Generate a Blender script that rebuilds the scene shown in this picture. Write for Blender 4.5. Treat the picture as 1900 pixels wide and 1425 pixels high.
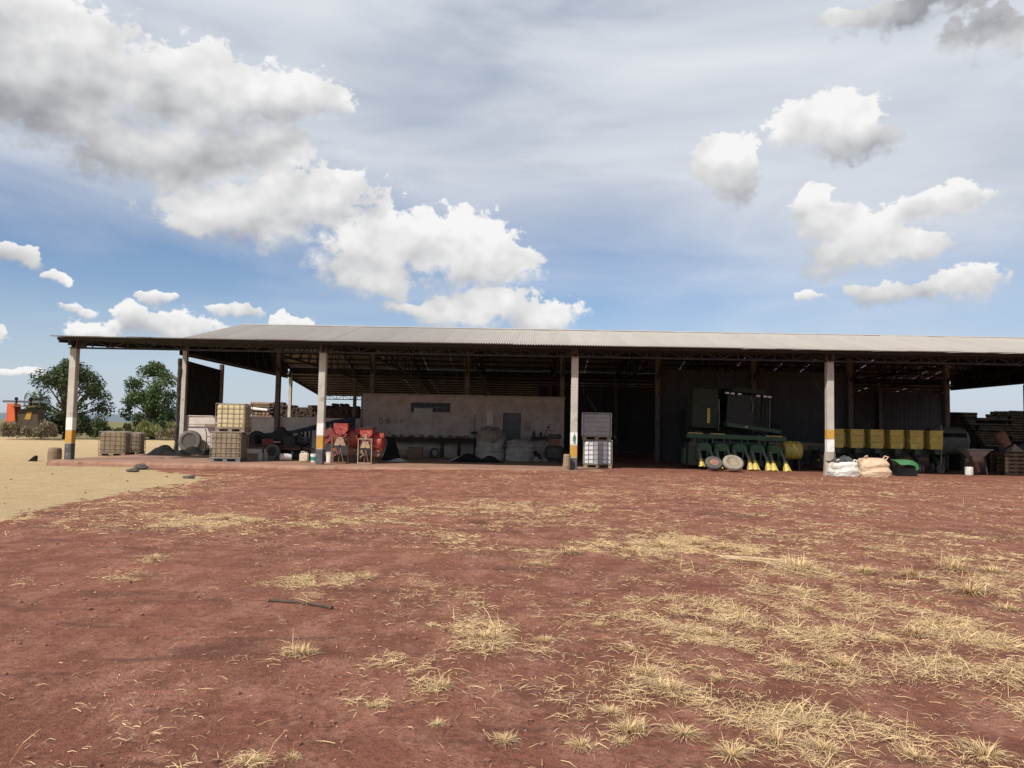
import bpy, math, random
import numpy as np
from mathutils import Matrix, Vector, Euler

for o in list(bpy.data.objects):
    bpy.data.objects.remove(o, do_unlink=True)
random.seed(7)
RNG = np.random.default_rng(11)
SC = bpy.context.scene
COL = SC.collection
R = math.radians

# ------------------------------------------------------------------ camera
cam_data = bpy.data.cameras.new('camera')
cam = bpy.data.objects.new('camera', cam_data)
COL.objects.link(cam)
SC.camera = cam
YAW, PITCH, ROLL = 0.01718, 0.05957, 0.01961
_f = Vector((-math.sin(YAW) * math.cos(PITCH), math.cos(YAW) * math.cos(PITCH), math.sin(PITCH)))
_r = Vector((math.cos(YAW), math.sin(YAW), 0))
_u = _r.cross(_f)
_r2 = math.cos(ROLL) * _r + math.sin(ROLL) * _u
_u2 = -math.sin(ROLL) * _r + math.cos(ROLL) * _u
_m = Matrix((_r2, _u2, -_f)).transposed().to_4x4()
_m.translation = (0, 0, 1.6)
cam.matrix_world = _m
cam_data.sensor_width = 36.0
cam_data.lens = 36.0 * 1400.0 / 1900.0
cam_data.clip_start = 0.05
cam_data.clip_end = 20000

# ------------------------------------------------------------------ sun and sky
SUN_D = Vector((0.58, 0.74, -1.0)).normalized()      # direction the light travels
sun_data = bpy.data.lights.new('sun', 'SUN')
sun_data.energy = 4.8
sun_data.angle = R(0.53)
sun_data.color = (1.0, 0.95, 0.87)
sun = bpy.data.objects.new('sun', sun_data)
COL.objects.link(sun)
sun.rotation_euler = SUN_D.to_track_quat('-Z', 'Y').to_euler()
sun.location = (-20, -20, 40)
TO_SUN = -SUN_D
SUN_EL = math.asin(TO_SUN.z)
SUN_AZ = math.atan2(TO_SUN.x, TO_SUN.y)

vs = SC.view_settings
vs.view_transform = 'Standard'
vs.look = 'None'
vs.exposure = 0.0
vs.gamma = 1.0
vs.use_curve_mapping = False


class NT:
    """small helper around a node tree"""
    def __init__(self, tree):
        self.t = tree
        self.n = tree.nodes
        self.l = tree.links

    def new(self, typ, **kw):
        nd = self.n.new(typ)
        for k, v in kw.items():
            setattr(nd, k, v)
        return nd

    def put(self, sock, v):
        if v is None:
            return
        if isinstance(v, bpy.types.NodeSocket):
            self.l.new(v, sock)
        else:
            sock.default_value = v

    def math(self, op, a, b=None, c=None, clamp=False):
        nd = self.new('ShaderNodeMath', operation=op, use_clamp=clamp)
        self.put(nd.inputs[0], a)
        self.put(nd.inputs[1], b)
        self.put(nd.inputs[2], c)
        return nd.outputs[0]

    def vmath(self, op, a, b=None, c=None):
        nd = self.new('ShaderNodeVectorMath', operation=op)
        self.put(nd.inputs[0], a)
        if op == 'SCALE':
            self.put(nd.inputs['Scale'], b)
        else:
            self.put(nd.inputs[1], b)
            self.put(nd.inputs[2], c)
        return nd.outputs['Value'] if op in ('LENGTH', 'DOT_PRODUCT') else nd.outputs[0]

    def noise(self, vec, scale, detail=4, rough=0.55, dist=0.0):
        nd = self.new('ShaderNodeTexNoise')
        self.put(nd.inputs['Vector'], vec)
        self.put(nd.inputs['Scale'], scale)
        self.put(nd.inputs['Detail'], detail)
        self.put(nd.inputs['Roughness'], rough)
        self.put(nd.inputs['Distortion'], dist)
        return nd

    def remap(self, v, a, b, c=0.0, d=1.0, smooth=False):
        nd = self.new('ShaderNodeMapRange')
        nd.interpolation_type = 'SMOOTHSTEP' if smooth else 'LINEAR'
        nd.clamp = True
        self.put(nd.inputs[0], v)
        for i, q in zip((1, 2, 3, 4), (a, b, c, d)):
            self.put(nd.inputs[i], q)
        return nd.outputs[0]

    def mix(self, f, a, b, blend='MIX'):
        nd = self.new('ShaderNodeMix', data_type='RGBA', blend_type=blend)
        self.put(nd.inputs[0], f)
        for s, v in ((nd.inputs[6], a), (nd.inputs[7], b)):
            if isinstance(v, (tuple, list)) and len(v) == 3:
                v = (*v, 1)
            self.put(s, v)
        return nd.outputs[2]


# cumulus clouds seen over the farm: azimuth, elevation, half width, half height, size weight, greyness
CLOUDS = [
    (-0.576, 0.394, 0.143, 0.063, 1.0, 0.55), (-0.45, 0.387, 0.14, 0.054, 1.0, 0.5), (-0.349, 0.394, 0.094, 0.036, 0.9, 0.35), (-0.594, 0.343, 0.104, 0.043, 1.0, 0.95), (-0.614, 0.422, 0.108, 0.045, 1.0, 0.2), (-0.446, 0.309, 0.127, 0.037, 1.0, 0.75),
    (-0.359, 0.334, 0.086, 0.037, 0.9, 0.45), (-0.375, 0.259, 0.112, 0.048, 1.0, 0.35), (-0.291, 0.281, 0.096, 0.04, 1.0, 0.3), (-0.244, 0.301, 0.042, 0.025, 1.0, 0.2), (-0.437, 0.236, 0.037, 0.025, 0.8, 0.3), (-0.199, 0.224, 0.078, 0.053, 1.0, 0.25),
    (-0.122, 0.238, 0.101, 0.042, 1.0, 0.2), (-0.064, 0.213, 0.079, 0.035, 1.0, 0.2), (-0.184, 0.19, 0.064, 0.024, 1.0, 0.4), (-0.055, 0.16, 0.093, 0.03, 1.0, 0.25), (0.017, 0.147, 0.05, 0.025, 1.0, 0.15), (-0.127, 0.165, 0.057, 0.015, 0.9, 0.3),
    (-0.611, 0.177, 0.025, 0.015, 1.0, 0.25), (-0.576, 0.159, 0.017, 0.008, 1.0, 0.3), (-0.49, 0.122, 0.026, 0.018, 1.0, 0.2), (-0.449, 0.117, 0.055, 0.017, 1.0, 0.15), (-0.54, 0.103, 0.025, 0.011, 1.0, 0.05), (-0.471, 0.147, 0.024, 0.008, 0.9, 0.35),
    (-0.549, 0.126, 0.023, 0.009, 0.8, 0.35), (-0.377, 0.142, 0.036, 0.009, 1.0, 0.3), (-0.309, 0.13, 0.037, 0.01, 1.0, 0.15), (-0.615, 0.092, 0.014, 0.012, 1.0, 0.2), (0.241, 0.334, 0.05, 0.035, 1.0, 0.2), (0.271, 0.306, 0.04, 0.031, 1.0, 0.65),
    (0.372, 0.369, 0.067, 0.034, 1.0, 0.15), (0.402, 0.344, 0.059, 0.025, 1.0, 0.7), (0.346, 0.356, 0.038, 0.021, 1.0, 0.4), (0.365, 0.276, 0.022, 0.026, 1.0, 0.1), (0.396, 0.252, 0.048, 0.028, 1.0, 0.2), (0.419, 0.221, 0.061, 0.035, 1.0, 0.35),
    (0.472, 0.22, 0.039, 0.025, 0.9, 0.4), (0.497, 0.266, 0.061, 0.019, 1.0, 0.25), (0.526, 0.179, 0.039, 0.022, 1.0, 0.25), (0.488, 0.172, 0.048, 0.017, 0.9, 0.5), (0.443, 0.167, 0.035, 0.014, 1.0, 0.35), (0.366, 0.167, 0.023, 0.009, 0.8, 0.45),
    (0.475, 0.479, 0.092, 0.025, 1.0, 1.0), (0.551, 0.437, 0.065, 0.036, 0.7, 0.8), (0.422, 0.484, 0.053, 0.021, 0.8, 0.8), (0.555, 0.037, 0.03, 0.006, 0.6, 0.2), (-0.584, 0.05, 0.036, 0.008, 0.7, 0.2), (-0.028, 0.231, 0.033, 0.01, 0.7, 0.2),
]

world = bpy.data.worlds.new('World')
SC.world = world
world.use_nodes = True
W = NT(world.node_tree)
W.n.clear()
w_out = W.new('ShaderNodeOutputWorld')
w_bg = W.new('ShaderNodeBackground')
W.l.new(w_bg.outputs[0], w_out.inputs[0])
sky = W.new('ShaderNodeTexSky', sky_type='NISHITA')
sky.sun_disc = False
sky.sun_elevation = SUN_EL
sky.sun_rotation = SUN_AZ
sky.altitude = 400
sky.air_density = 1.0
sky.dust_density = 0.6
sky.ozone_density = 1.6
tc = W.new('ShaderNodeTexCoord')
dirv = W.vmath('NORMALIZE', tc.outputs['Generated'])
warp_a = W.noise(dirv, 6.5, 3, 0.55)
warp_b = W.noise(dirv, 30.0, 3, 0.55)
wv = W.vmath('SCALE', W.vmath('SUBTRACT', warp_a.outputs['Color'], (0.5, 0.5, 0.5)), 0.10)
sep0 = W.new('ShaderNodeSeparateXYZ')
W.put(sep0.inputs[0], dirv)
sepw = W.new('ShaderNodeSeparateXYZ')
W.put(sepw.inputs[0], W.vmath('MULTIPLY_ADD', W.vmath('SUBTRACT', warp_b.outputs['Color'], (0.5, 0.5, 0.5)), (0.055, 0.055, 0.055), wv))
az0 = W.math('ARCTAN2', sep0.outputs[0], sep0.outputs[1])
el0 = W.math('ARCSINE', sep0.outputs[2])
az = W.math('ADD', az0, sepw.outputs[0])
el = W.math('MULTIPLY_ADD', sepw.outputs[2], 0.55, el0)
cmb = W.new('ShaderNodeCombineXYZ')
W.put(cmb.inputs[0], az)
W.put(cmb.inputs[1], el)
ae = cmb.outputs[0]
Facc, Wacc, HK = -9.0, 1e-4, (0.0, 0.0, 0.0)
for (ca, ce, ra, rb, wt, dk) in CLOUDS:
    q = W.vmath('MULTIPLY_ADD', ae, (1 / ra, 1 / rb, 0), (-ca / ra, -ce / rb, dk * 0.2))
    s = W.math('MULTIPLY_ADD', W.vmath('LENGTH', q), -4.0, 4.0 * wt)
    c = W.math('EXPONENT', s)
    Facc = W.math('MAXIMUM', Facc, s)
    Wacc = W.math('ADD', Wacc, c)
    HK = W.vmath('ADD', W.vmath('SCALE', q, c), HK)
hk = W.new('ShaderNodeSeparateXYZ')
W.put(hk.inputs[0], HK)
# the same sort of broken cumulus goes on all round, outside the clouds listed above
rest = W.noise(W.vmath('MULTIPLY', dirv, (1.0, 1.0, 2.2)), 3.1, 2, 0.5)
daz = W.math('ABSOLUTE', W.math('SUBTRACT', az0, -0.02))
listed = W.math('MULTIPLY', W.remap(daz, 0.66, 0.84, 1, 0), W.remap(el0, 0.50, 0.62, 1, 0))
rest_f = W.math('MULTIPLY', W.math('SUBTRACT', rest.outputs['Fac'], 0.55), 9.0)
bill = W.vmath('MULTIPLY', dirv, (1.0, 1.0, 1.3))
n1 = W.noise(bill, 13.0, 8, 0.62).outputs['Fac']
s1 = W.noise(bill, 11.0, 3, 0.5).outputs['Fac']
s2 = W.noise(W.vmath('ADD', bill, (-0.012, -0.006, 0.024)), 11.0, 3, 0.5).outputs['Fac']
nf = W.noise(bill, 62.0, 4, 0.62).outputs['Fac']
rel = W.math('MULTIPLY', W.math('SUBTRACT', s1, s2), 1.5)
rel = W.math('MULTIPLY_ADD', W.math('SUBTRACT', n1, 0.5), 0.55, rel)
# thin high veil, denser overhead, drawn out in streaks
veilv = W.vmath('MULTIPLY', dirv, (1.5, 1.5, 6.0))
vn = W.noise(veilv, 1.5, 6, 0.52, 0.5).outputs['Fac']
veil = W.math('ADD', W.math('MULTIPLY', W.math('SUBTRACT', vn, 0.5), 1.4), W.math('ADD', W.remap(el0, 0.19, 0.36, 0.03, 1.05), W.remap(az0, 0.10, 0.50, 0.0, 0.55)))
veil = W.remap(veil, 0.0, 1.0, 0.03, 0.94)
skyc = W.vmath('MULTIPLY', sky.outputs[0], (0.095, 0.101, 0.112))
vcol = W.mix(W.remap(vn, 0.3, 0.7), (0.54, 0.59, 0.675), (0.80, 0.825, 0.87))
base_sky = W.mix(veil, skyc, vcol)
low = W.remap(el0, 0.02, 0.165, 0.76, 0.0)
base_sky = W.mix(low, base_sky, (0.54, 0.61, 0.72))


def cumulus(F, hgt, grey):
    dens = W.math('MULTIPLY_ADD', W.math('SUBTRACT', n1, 0.5), 1.9, W.math('MINIMUM', W.math('ADD', F, 0.14), 0.8))
    dens = W.math('MULTIPLY_ADD', W.math('SUBTRACT', nf, 0.5), 1.0, dens)
    soft = W.remap(hgt, -0.6, 0.3, 0.85, 0.20)
    al = W.remap(dens, 0.0, soft, 0, 1, True)
    lum = W.math('ADD', W.math('MULTIPLY_ADD', hgt, 0.38, 0.87), rel)
    lum = W.math('MULTIPLY_ADD', grey, -0.62, lum)
    lum = W.remap(lum, 0.0, 1.0, 0.0, 1.0)
    return W.mix(al, base_sky, W.mix(lum, (0.33, 0.34, 0.37), (0.92, 0.92, 0.915)))


hgt_l = W.math('DIVIDE', hk.outputs[1], Wacc)
grey_l = W.math('DIVIDE', hk.outputs[2], W.math('MULTIPLY', Wacc, 0.2))
beside = W.math('SUBTRACT', 1.0, listed)
F_l = W.math('MAXIMUM', W.math('MULTIPLY', Facc, 0.25), W.math('MULTIPLY_ADD', beside, 2.0, W.math('SUBTRACT', rest_f, 2.0)))
hgt_l = W.math('MULTIPLY_ADD', W.math('SUBTRACT', 0.1, hgt_l), beside, hgt_l)
grey_l = W.math('MULTIPLY_ADD', W.math('SUBTRACT', 0.35, grey_l), beside, grey_l)
W.put(w_bg.inputs[0], cumulus(F_l, hgt_l, grey_l))
w_bg2 = W.new('ShaderNodeBackground')
W.put(w_bg2.inputs[0], cumulus(rest_f, 0.1, 0.35))
w_mix = W.new('ShaderNodeMixShader')
W.put(w_mix.inputs[0], W.math('GREATER_THAN', listed, 0.0))
W.l.new(w_bg2.outputs[0], w_mix.inputs[1])
W.l.new(w_bg.outputs[0], w_mix.inputs[2])
W.l.new(w_mix.outputs[0], w_out.inputs[0])
w_bg.inputs[1].default_value = 1.0
world.cycles.sampling_method = 'MANUAL'
world.cycles.sample_map_resolution = 256
SC.cycles.max_bounces = 6
SC.cycles.diffuse_bounces = 1
SC.cycles.glossy_bounces = 2

# ------------------------------------------------------------------ mesh helpers


class MB:
    def __init__(self, M=None):
        self.v, self.f = [], []
        self.M = M or Matrix.Identity(4)

    def add(self, verts, faces):
        b = len(self.v)
        self.v += [tuple(self.M @ Vector(p)) for p in verts]
        self.f += [tuple(b + i for i in f) for f in faces]
        return self

    def box(self, c, s, rot=None, taper=1.0):
        hx, hy, hz = s[0] / 2, s[1] / 2, s[2] / 2
        vs_ = []
        for z, t in ((-hz, 1.0), (hz, taper)):
            for x, y in ((-hx, -hy), (hx, -hy), (hx, hy), (-hx, hy)):
                vs_.append(Vector((x * t, y * t, z)))
        if rot is not None:
            e = Euler(rot).to_matrix()
            vs_ = [e @ p for p in vs_]
        c = Vector(c)
        return self.add([p + c for p in vs_], [(0, 3, 2, 1), (4, 5, 6, 7), (0, 1, 5, 4), (1, 2, 6, 5), (2, 3, 7, 6), (3, 0, 4, 7)])

    def cbox(self, c, s, ch=0.02):
        """box with chamfered vertical and top edges"""
        hx, hy, hz = s[0] / 2, s[1] / 2, s[2] / 2
        k = min(ch, hx * .45, hy * .45, hz * .45)
        def ring(ax, ay, z):
            e = k
            return [(-ax + e, -ay, z), (ax - e, -ay, z), (ax, -ay + e, z), (ax, ay - e, z), (ax - e, ay, z), (-ax + e, ay, z), (-ax, ay - e, z), (-ax, -ay + e, z)]
        c = Vector(c)
        rings = [ring(hx - k, hy - k, -hz), ring(hx, hy, -hz + k), ring(hx, hy, hz - k), ring(hx - k, hy - k, hz)]
        vs_ = [Vector(p) + c for r in rings for p in r]
        fs = [tuple(range(7, -1, -1)), tuple(range(24, 32))]
        for j in range(3):
            for i in range(8):
                a, b = j * 8 + i, j * 8 + (i + 1) % 8
                fs.append((a, b, b + 8, a + 8))
        return self.add(vs_, fs)

    def beam(self, p0, p1, w=0.05, h=None, up=(0, 0, 1)):
        h = h or w
        p0, p1 = Vector(p0), Vector(p1)
        d = (p1 - p0).normalized()
        u = Vector(up)
        if abs(d.dot(u)) > 0.98:
            u = Vector((1, 0, 0))
        s = d.cross(u).normalized()
        u = s.cross(d)
        vs_ = []
        for p in (p0, p1):
            for a, b in ((-1, -1), (1, -1), (1, 1), (-1, 1)):
                vs_.append(p + s * (a * w / 2) + u * (b * h / 2))
        return self.add(vs_, [(0, 1, 2, 3), (7, 6, 5, 4), (0, 4, 5, 1), (1, 5, 6, 2), (2, 6, 7, 3), (3, 7, 4, 0)])

    def tube(self, pts, rad, n=8, caps=True):
        pts = [Vector(p) for p in pts]
        rads = rad if isinstance(rad, (list, tuple)) else [rad] * len(pts)
        vs_, fs = [], []
        prev = None
        for i, p in enumerate(pts):
            d = (pts[min(i + 1, len(pts) - 1)] - pts[max(i - 1, 0)]).normalized()
            if prev is None:
                a = Vector((0, 0, 1)) if abs(d.z) < 0.9 else Vector((1, 0, 0))
                s = d.cross(a).normalized()
            else:
                s = (prev - d * prev.dot(d)).normalized()
            prev = s
            t = d.cross(s)
            for k in range(n):
                an = 2 * math.pi * k / n
                vs_.append(p + (s * math.cos(an) + t * math.sin(an)) * rads[i])
        for i in range(len(pts) - 1):
            for k in range(n):
                a, b = i * n + k, i * n + (k + 1) % n
                fs.append((a, b, b + n, a + n))
        if caps:
            fs.append(tuple(range(n - 1, -1, -1)))
            e = (len(pts) - 1) * n
            fs.append(tuple(range(e, e + n)))
        return self.add(vs_, fs)

    def lathe(self, prof, n=16, c=(0, 0, 0), axis='Z', rot=None, sx=1.0, sy=1.0, caps=True):
        vs_, fs = [], []
        e = Euler(rot).to_matrix() if rot is not None else None
        for (r, z) in prof:
            for k in range(n):
                a = 2 * math.pi * k / n
                p = Vector((r * math.cos(a) * sx, r * math.sin(a) * sy, z))
                if axis == 'Y':
                    p = Vector((p.x, p.z, p.y))
                elif axis == 'X':
                    p = Vector((p.z, p.x, p.y))
                if e is not None:
                    p = e @ p
                vs_.append(p + Vector(c))
        for i in range(len(prof) - 1):
            for k in range(n):
                a, b = i * n + k, i * n + (k + 1) % n
                fs.append((a, b, b + n, a + n))
        if caps:
            fs.append(tuple(range(n - 1, -1, -1)))
            e0 = (len(prof) - 1) * n
            fs.append(tuple(range(e0, e0 + n)))
        return self.add(vs_, fs)

    def prism(self, poly, y0, y1, axis='Y'):
        """extrude a polygon given in the (x,z) plane from y0 to y1 (or (y,z) along X)"""
        n = len(poly)
        if axis == 'Y':
            vs_ = [(a, y0, b) for a, b in poly] + [(a, y1, b) for a, b in poly]
        else:
            vs_ = [(y0, a, b) for a, b in poly] + [(y1, a, b) for a, b in poly]
        fs = [tuple(range(n)), tuple(range(2 * n - 1, n - 1, -1))]
        for i in range(n):
            j = (i + 1) % n
            fs.append((i, i + n, j + n, j))
        return self.add(vs_, fs)

    def grid(self, fn, nu, nv, closed_u=False):
        vs_ = [fn(i / (nu - (0 if closed_u else 1)), j / (nv - 1)) for j in range(nv) for i in range(nu)]
        fs = []
        for j in range(nv - 1):
            for i in range(nu if closed_u else nu - 1):
                a = j * nu + i
                b = j * nu + (i + 1) % nu
                fs.append((a, b, b + nu, a + nu))
        return self.add(vs_, fs)

    def blob(self, c, s, seed=0, amp=0.15, n=16, m=10, flat=True, freq=2.0, sq=1.0):
        """rounded lump with creases; sq<1 squares it off"""
        from mathutils import noise as mn
        c = Vector(c)
        def fn(u, v):
            th = 2 * math.pi * u
            ph = math.pi * (v - 0.5)
            def pw(t):
                return math.copysign(abs(t) ** sq, t)
            p = Vector((pw(math.cos(th)) * pw(math.cos(ph)), pw(math.sin(th)) * pw(math.cos(ph)), pw(math.sin(ph))))
            d = 1 + amp * mn.fractal(p * freq + Vector((seed * 7.3, seed * 3.1, seed)), 0.8, 2.0, 4)
            q = Vector((p.x * s[0] / 2 * d, p.y * s[1] / 2 * d, p.z * s[2] / 2 * d))
            if flat:
                q.z = max(q.z, -s[2] / 2)
            return c + q
        return self.grid(fn, n, m, closed_u=True)

    def build(self, name, mat, parent=None, smooth=False, loc=None, rot=None):
        me = bpy.data.meshes.new(name)
        me.from_pydata(self.v, [], self.f)
        me.validate()
        if smooth:
            me.polygons.foreach_set('use_smooth', [True] * len(me.polygons))
        me.update()
        if mat is not None:
            me.materials.append(mat)
        return link(name, me, parent, loc, rot)


def link(name, me, parent=None, loc=None, rot=None, scale=None):
    o = bpy.data.objects.new(name, me)
    COL.objects.link(o)
    if parent is not None:
        o.parent = parent
    if loc is not None:
        o.location = loc
    if rot is not None:
        o.rotation_euler = rot
    if scale is not None:
        o.scale = scale
    return o


def tag(o, label, cat, group=None):
    o['label'] = label
    o['category'] = cat
    if group:
        o['group'] = group
    return o


def struct(o, kind='structure'):
    o['kind'] = kind
    return o


def thing(name, label, cat, loc=(0, 0, 0), rz=0.0, group=None):
    o = bpy.data.objects.new(name, None)
    o.empty_display_size = 0.2
    COL.objects.link(o)
    o.location = loc
    o.rotation_euler = (0, 0, rz)
    return tag(o, label, cat, group)


# ------------------------------------------------------------------ materials
MATS = {}


def mat(name, col, col2=None, scale=3.0, rough=0.85, metal=0.0, bump=0.0, bscale=None, lo=0.4, hi=0.62, col3=None, scale3=12.0, stretch=None, spec=None, thr3=(0.58, 0.7)):
    if name in MATS:
        return MATS[name]
    m = bpy.data.materials.new(name)
    m.use_nodes = True
    T = NT(m.node_tree)
    b = T.n['Principled BSDF']
    b.inputs['Roughness'].default_value = rough
    b.inputs['Metallic'].default_value = metal
    if spec is not None:
        b.inputs['Specular IOR Level'].default_value = spec
    tcn = T.new('ShaderNodeTexCoord')
    vec = tcn.outputs['Object']
    if stretch:
        vec = T.vmath('MULTIPLY', vec, stretch)
    if col2 is not None:
        n = T.noise(vec, scale, 6, 0.6).outputs['Fac']
        c = T.mix(T.remap(n, lo, hi), col, col2)
        if col3 is not None:
            n3 = T.noise(T.vmath('ADD', vec, (3.1, 7.7, 1.3)), scale3, 5, 0.65).outputs['Fac']
            c = T.mix(T.remap(n3, *thr3), c, col3)
        T.put(b.inputs['Base Color'], c)
        r = T.noise(vec, scale * 2.3, 3, 0.5).outputs['Fac']
        T.put(b.inputs['Roughness'], T.remap(r, 0.3, 0.7, max(rough - 0.12, 0.05), min(rough + 0.1, 1)))
    else:
        b.inputs['Base Color'].default_value = (*col, 1)
    if bump:
        bn = T.new('ShaderNodeBump')
        bn.inputs['Strength'].default_value = bump
        bn.inputs['Distance'].default_value = 0.02
        T.put(bn.inputs['Height'], T.noise(vec, bscale or scale * 4, 5, 0.6).outputs['Fac'])
        T.put(b.inputs['Normal'], bn.outputs[0])
    MATS[name] = m
    return m


m_roof = mat('roof_metal', (0.33, 0.30, 0.27), (0.385, 0.355, 0.325), 0.35, 0.6, 0.0, 0.0, col3=(0.33, 0.29, 0.25), scale3=1.1, stretch=(1, 0.25, 1), thr3=(0.62, 0.8))
_T = NT(m_roof.node_tree)
_b = _T.n['Principled BSDF']
_c = _b.inputs['Base Color'].links[0].from_socket
_r = _T.new('ShaderNodeObjectInfo').outputs['Random']
_T.put(_b.inputs['Base Color'], _T.mix(1.0, _c, _T.mix(_r, (1.0, 0.98, 0.96), (1.09, 1.08, 1.07)), 'MULTIPLY'))
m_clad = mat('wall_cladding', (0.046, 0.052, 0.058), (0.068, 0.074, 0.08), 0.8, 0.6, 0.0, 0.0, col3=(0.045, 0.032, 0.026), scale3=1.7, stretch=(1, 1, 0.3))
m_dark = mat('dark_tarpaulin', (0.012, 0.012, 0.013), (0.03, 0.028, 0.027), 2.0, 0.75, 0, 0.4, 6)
m_black = mat('black_plastic', (0.008, 0.008, 0.009), (0.018, 0.017, 0.017), 2.5, 0.8, 0, 0.6, 4, spec=0.15)
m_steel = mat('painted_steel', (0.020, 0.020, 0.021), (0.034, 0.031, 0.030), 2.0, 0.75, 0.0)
m_conc = mat('grey_concrete', (0.40, 0.37, 0.32), (0.48, 0.45, 0.40), 1.6, 0.9, 0, 0.25, 30, col3=(0.30, 0.24, 0.19), scale3=3.0)
m_concd = mat('dirty_concrete', (0.30, 0.26, 0.21), (0.40, 0.34, 0.27), 2.5, 0.95, 0, 0.4, 20, col3=(0.20, 0.13, 0.09), scale3=4.0)
m_pwhite = mat('white_paint', (0.78, 0.765, 0.73), (0.68, 0.65, 0.60), 3.0, 0.8, 0, 0.1, 30, col3=(0.45, 0.36, 0.28), scale3=5.0, thr3=(.57, .70))
m_porange = mat('ochre_paint', (0.52, 0.29, 0.05), (0.44, 0.235, 0.05), 3.0, 0.8, 0, 0.1, 30, col3=(0.33, 0.22, 0.12), scale3=5.0, thr3=(.56, .68))
m_pblack = mat('black_paint', (0.055, 0.06, 0.065), (0.10, 0.10, 0.10), 4.0, 0.85, 0, 0.2, 30, col3=(0.20, 0.16, 0.13), scale3=6.0)
m_slab = mat('dusty_slab', (0.27, 0.14, 0.092), (0.33, 0.19, 0.13), 0.8, 0.95, 0, 0.3, 12, col3=(0.19, 0.09, 0.06), scale3=2.3)
m_plast = mat('old_plaster', (0.47, 0.40, 0.36), (0.36, 0.30, 0.265), 1.3, 0.95, 0, 0.3, 14, col3=(0.18, 0.13, 0.105), scale3=4.5, thr3=(.58, .75))
m_plastw = mat('whitewashed_wall', (0.66, 0.58, 0.53), (0.56, 0.47, 0.42), 1.7, 0.95, 0, 0.4, 10, col3=(0.40, 0.30, 0.24), scale3=4.0, thr3=(.58, .72))
m_rust = mat('rusty_steel', (0.16, 0.075, 0.045), (0.24, 0.13, 0.085), 6.0, 0.9, 0.1, 0.3, 30)
m_galv = mat('galvanised_steel', (0.42, 0.42, 0.41), (0.34, 0.32, 0.29), 6.0, 0.45, 0.6)
m_galvd = mat('dusty_cage_steel', (0.20, 0.175, 0.145), (0.27, 0.235, 0.20), 6.0, 0.6, 0.3)
m_rubber = mat('worn_rubber', (0.045, 0.042, 0.04), (0.10, 0.09, 0.08), 3.0, 0.9, 0, 0.3, 25)
m_rubdust = mat('dusty_rubber', (0.24, 0.20, 0.155), (0.30, 0.25, 0.19), 2.5, 0.95, 0, 0.3, 25, col3=(0.14, 0.12, 0.10), scale3=5)
m_wood = mat('weathered_wood', (0.22, 0.15, 0.10), (0.32, 0.23, 0.16), 2.5, 0.9, 0, 0.5, 20, stretch=(1, 1, 4))
m_wooddark = mat('dark_wood', (0.022, 0.018, 0.016), (0.045, 0.034, 0.027), 3.0, 0.9, 0, 0.4, 20)
m_bark = mat('log_bark', (0.10, 0.065, 0.045), (0.17, 0.115, 0.08), 3.0, 0.95, 0, 0.5, 12)
m_logdark = mat('old_brown_logs', (0.075, 0.05, 0.037), (0.045, 0.03, 0.024), 2.5, 0.95, 0, 0.4, 14)
m_logend = mat('cut_log', (0.26, 0.16, 0.10), (0.16, 0.095, 0.065), 2.5, 0.95, 0, 0.4, 14)
m_red = mat('faded_red_paint', (0.40, 0.055, 0.045), (0.30, 0.04, 0.035), 3.0, 0.5, 0, 0.1, 20, col3=(0.50, 0.22, 0.17), scale3=4.5, thr3=(.5, .7))
m_tan = mat('bare_tan_metal', (0.42, 0.30, 0.20), (0.34, 0.22, 0.14), 4.0, 0.7, 0, 0.1)
m_green = mat('machine_green', (0.016, 0.075, 0.028), (0.018, 0.055, 0.024), 2.2, 0.55, 0, 0.05, col3=(0.05, 0.062, 0.038), scale3=3.5)
m_greend = mat('dusty_green', (0.014, 0.032, 0.018), (0.026, 0.036, 0.024), 2.2, 0.7, 0, 0.05)
m_yellow = mat('machine_yellow', (0.60, 0.47, 0.11), (0.50, 0.38, 0.10), 2.5, 0.55, 0, 0.05, col3=(0.36, 0.27, 0.10), scale3=5)
m_hopper = mat('hopper_yellow', (0.42, 0.34, 0.07), (0.34, 0.28, 0.075), 2.5, 0.6, 0, 0.05, col3=(0.34, 0.27, 0.12), scale3=4)
m_mgrey = mat('machine_grey', (0.20, 0.205, 0.20), (0.14, 0.14, 0.135), 3.0, 0.6, 0.2)
m_glass = mat('dark_glass', (0.012, 0.013, 0.012), None, rough=0.3, spec=0.25)
m_lamp = mat('lamp_lens', (0.75, 0.75, 0.76), None, rough=0.25)
m_cream = mat('cream_tank', (0.62, 0.52, 0.31), (0.54, 0.43, 0.23), 2.0, 0.5, 0, 0.05, col3=(0.45, 0.34, 0.18), scale3=3.5)
m_brown = mat('stained_tank', (0.27, 0.20, 0.125), (0.21, 0.15, 0.09), 1.8, 0.55, 0, 0.05, col3=(0.15, 0.10, 0.065), scale3=3.0)
m_white = mat('white_tank', (0.72, 0.72, 0.72), (0.62, 0.62, 0.62), 2.0, 0.5, 0, 0.03)
m_greyt = mat('grey_tank', (0.33, 0.33, 0.35), (0.27, 0.27, 0.28), 2.0, 0.55, 0, 0.03)
m_bagw = mat('white_bag', (0.66, 0.64, 0.60), (0.52, 0.48, 0.42), 2.2, 0.9, 0, 0.5, 9, col3=(0.40, 0.32, 0.25), scale3=4)
m_bagt = mat('tan_bag', (0.62, 0.45, 0.31), (0.52, 0.36, 0.24), 2.2, 0.9, 0, 0.5, 9, col3=(0.44, 0.27, 0.17), scale3=4)
m_bagd = mat('dirty_bag', (0.25, 0.215, 0.18), (0.19, 0.155, 0.125), 2.2, 0.9, 0, 0.5, 9)
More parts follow.
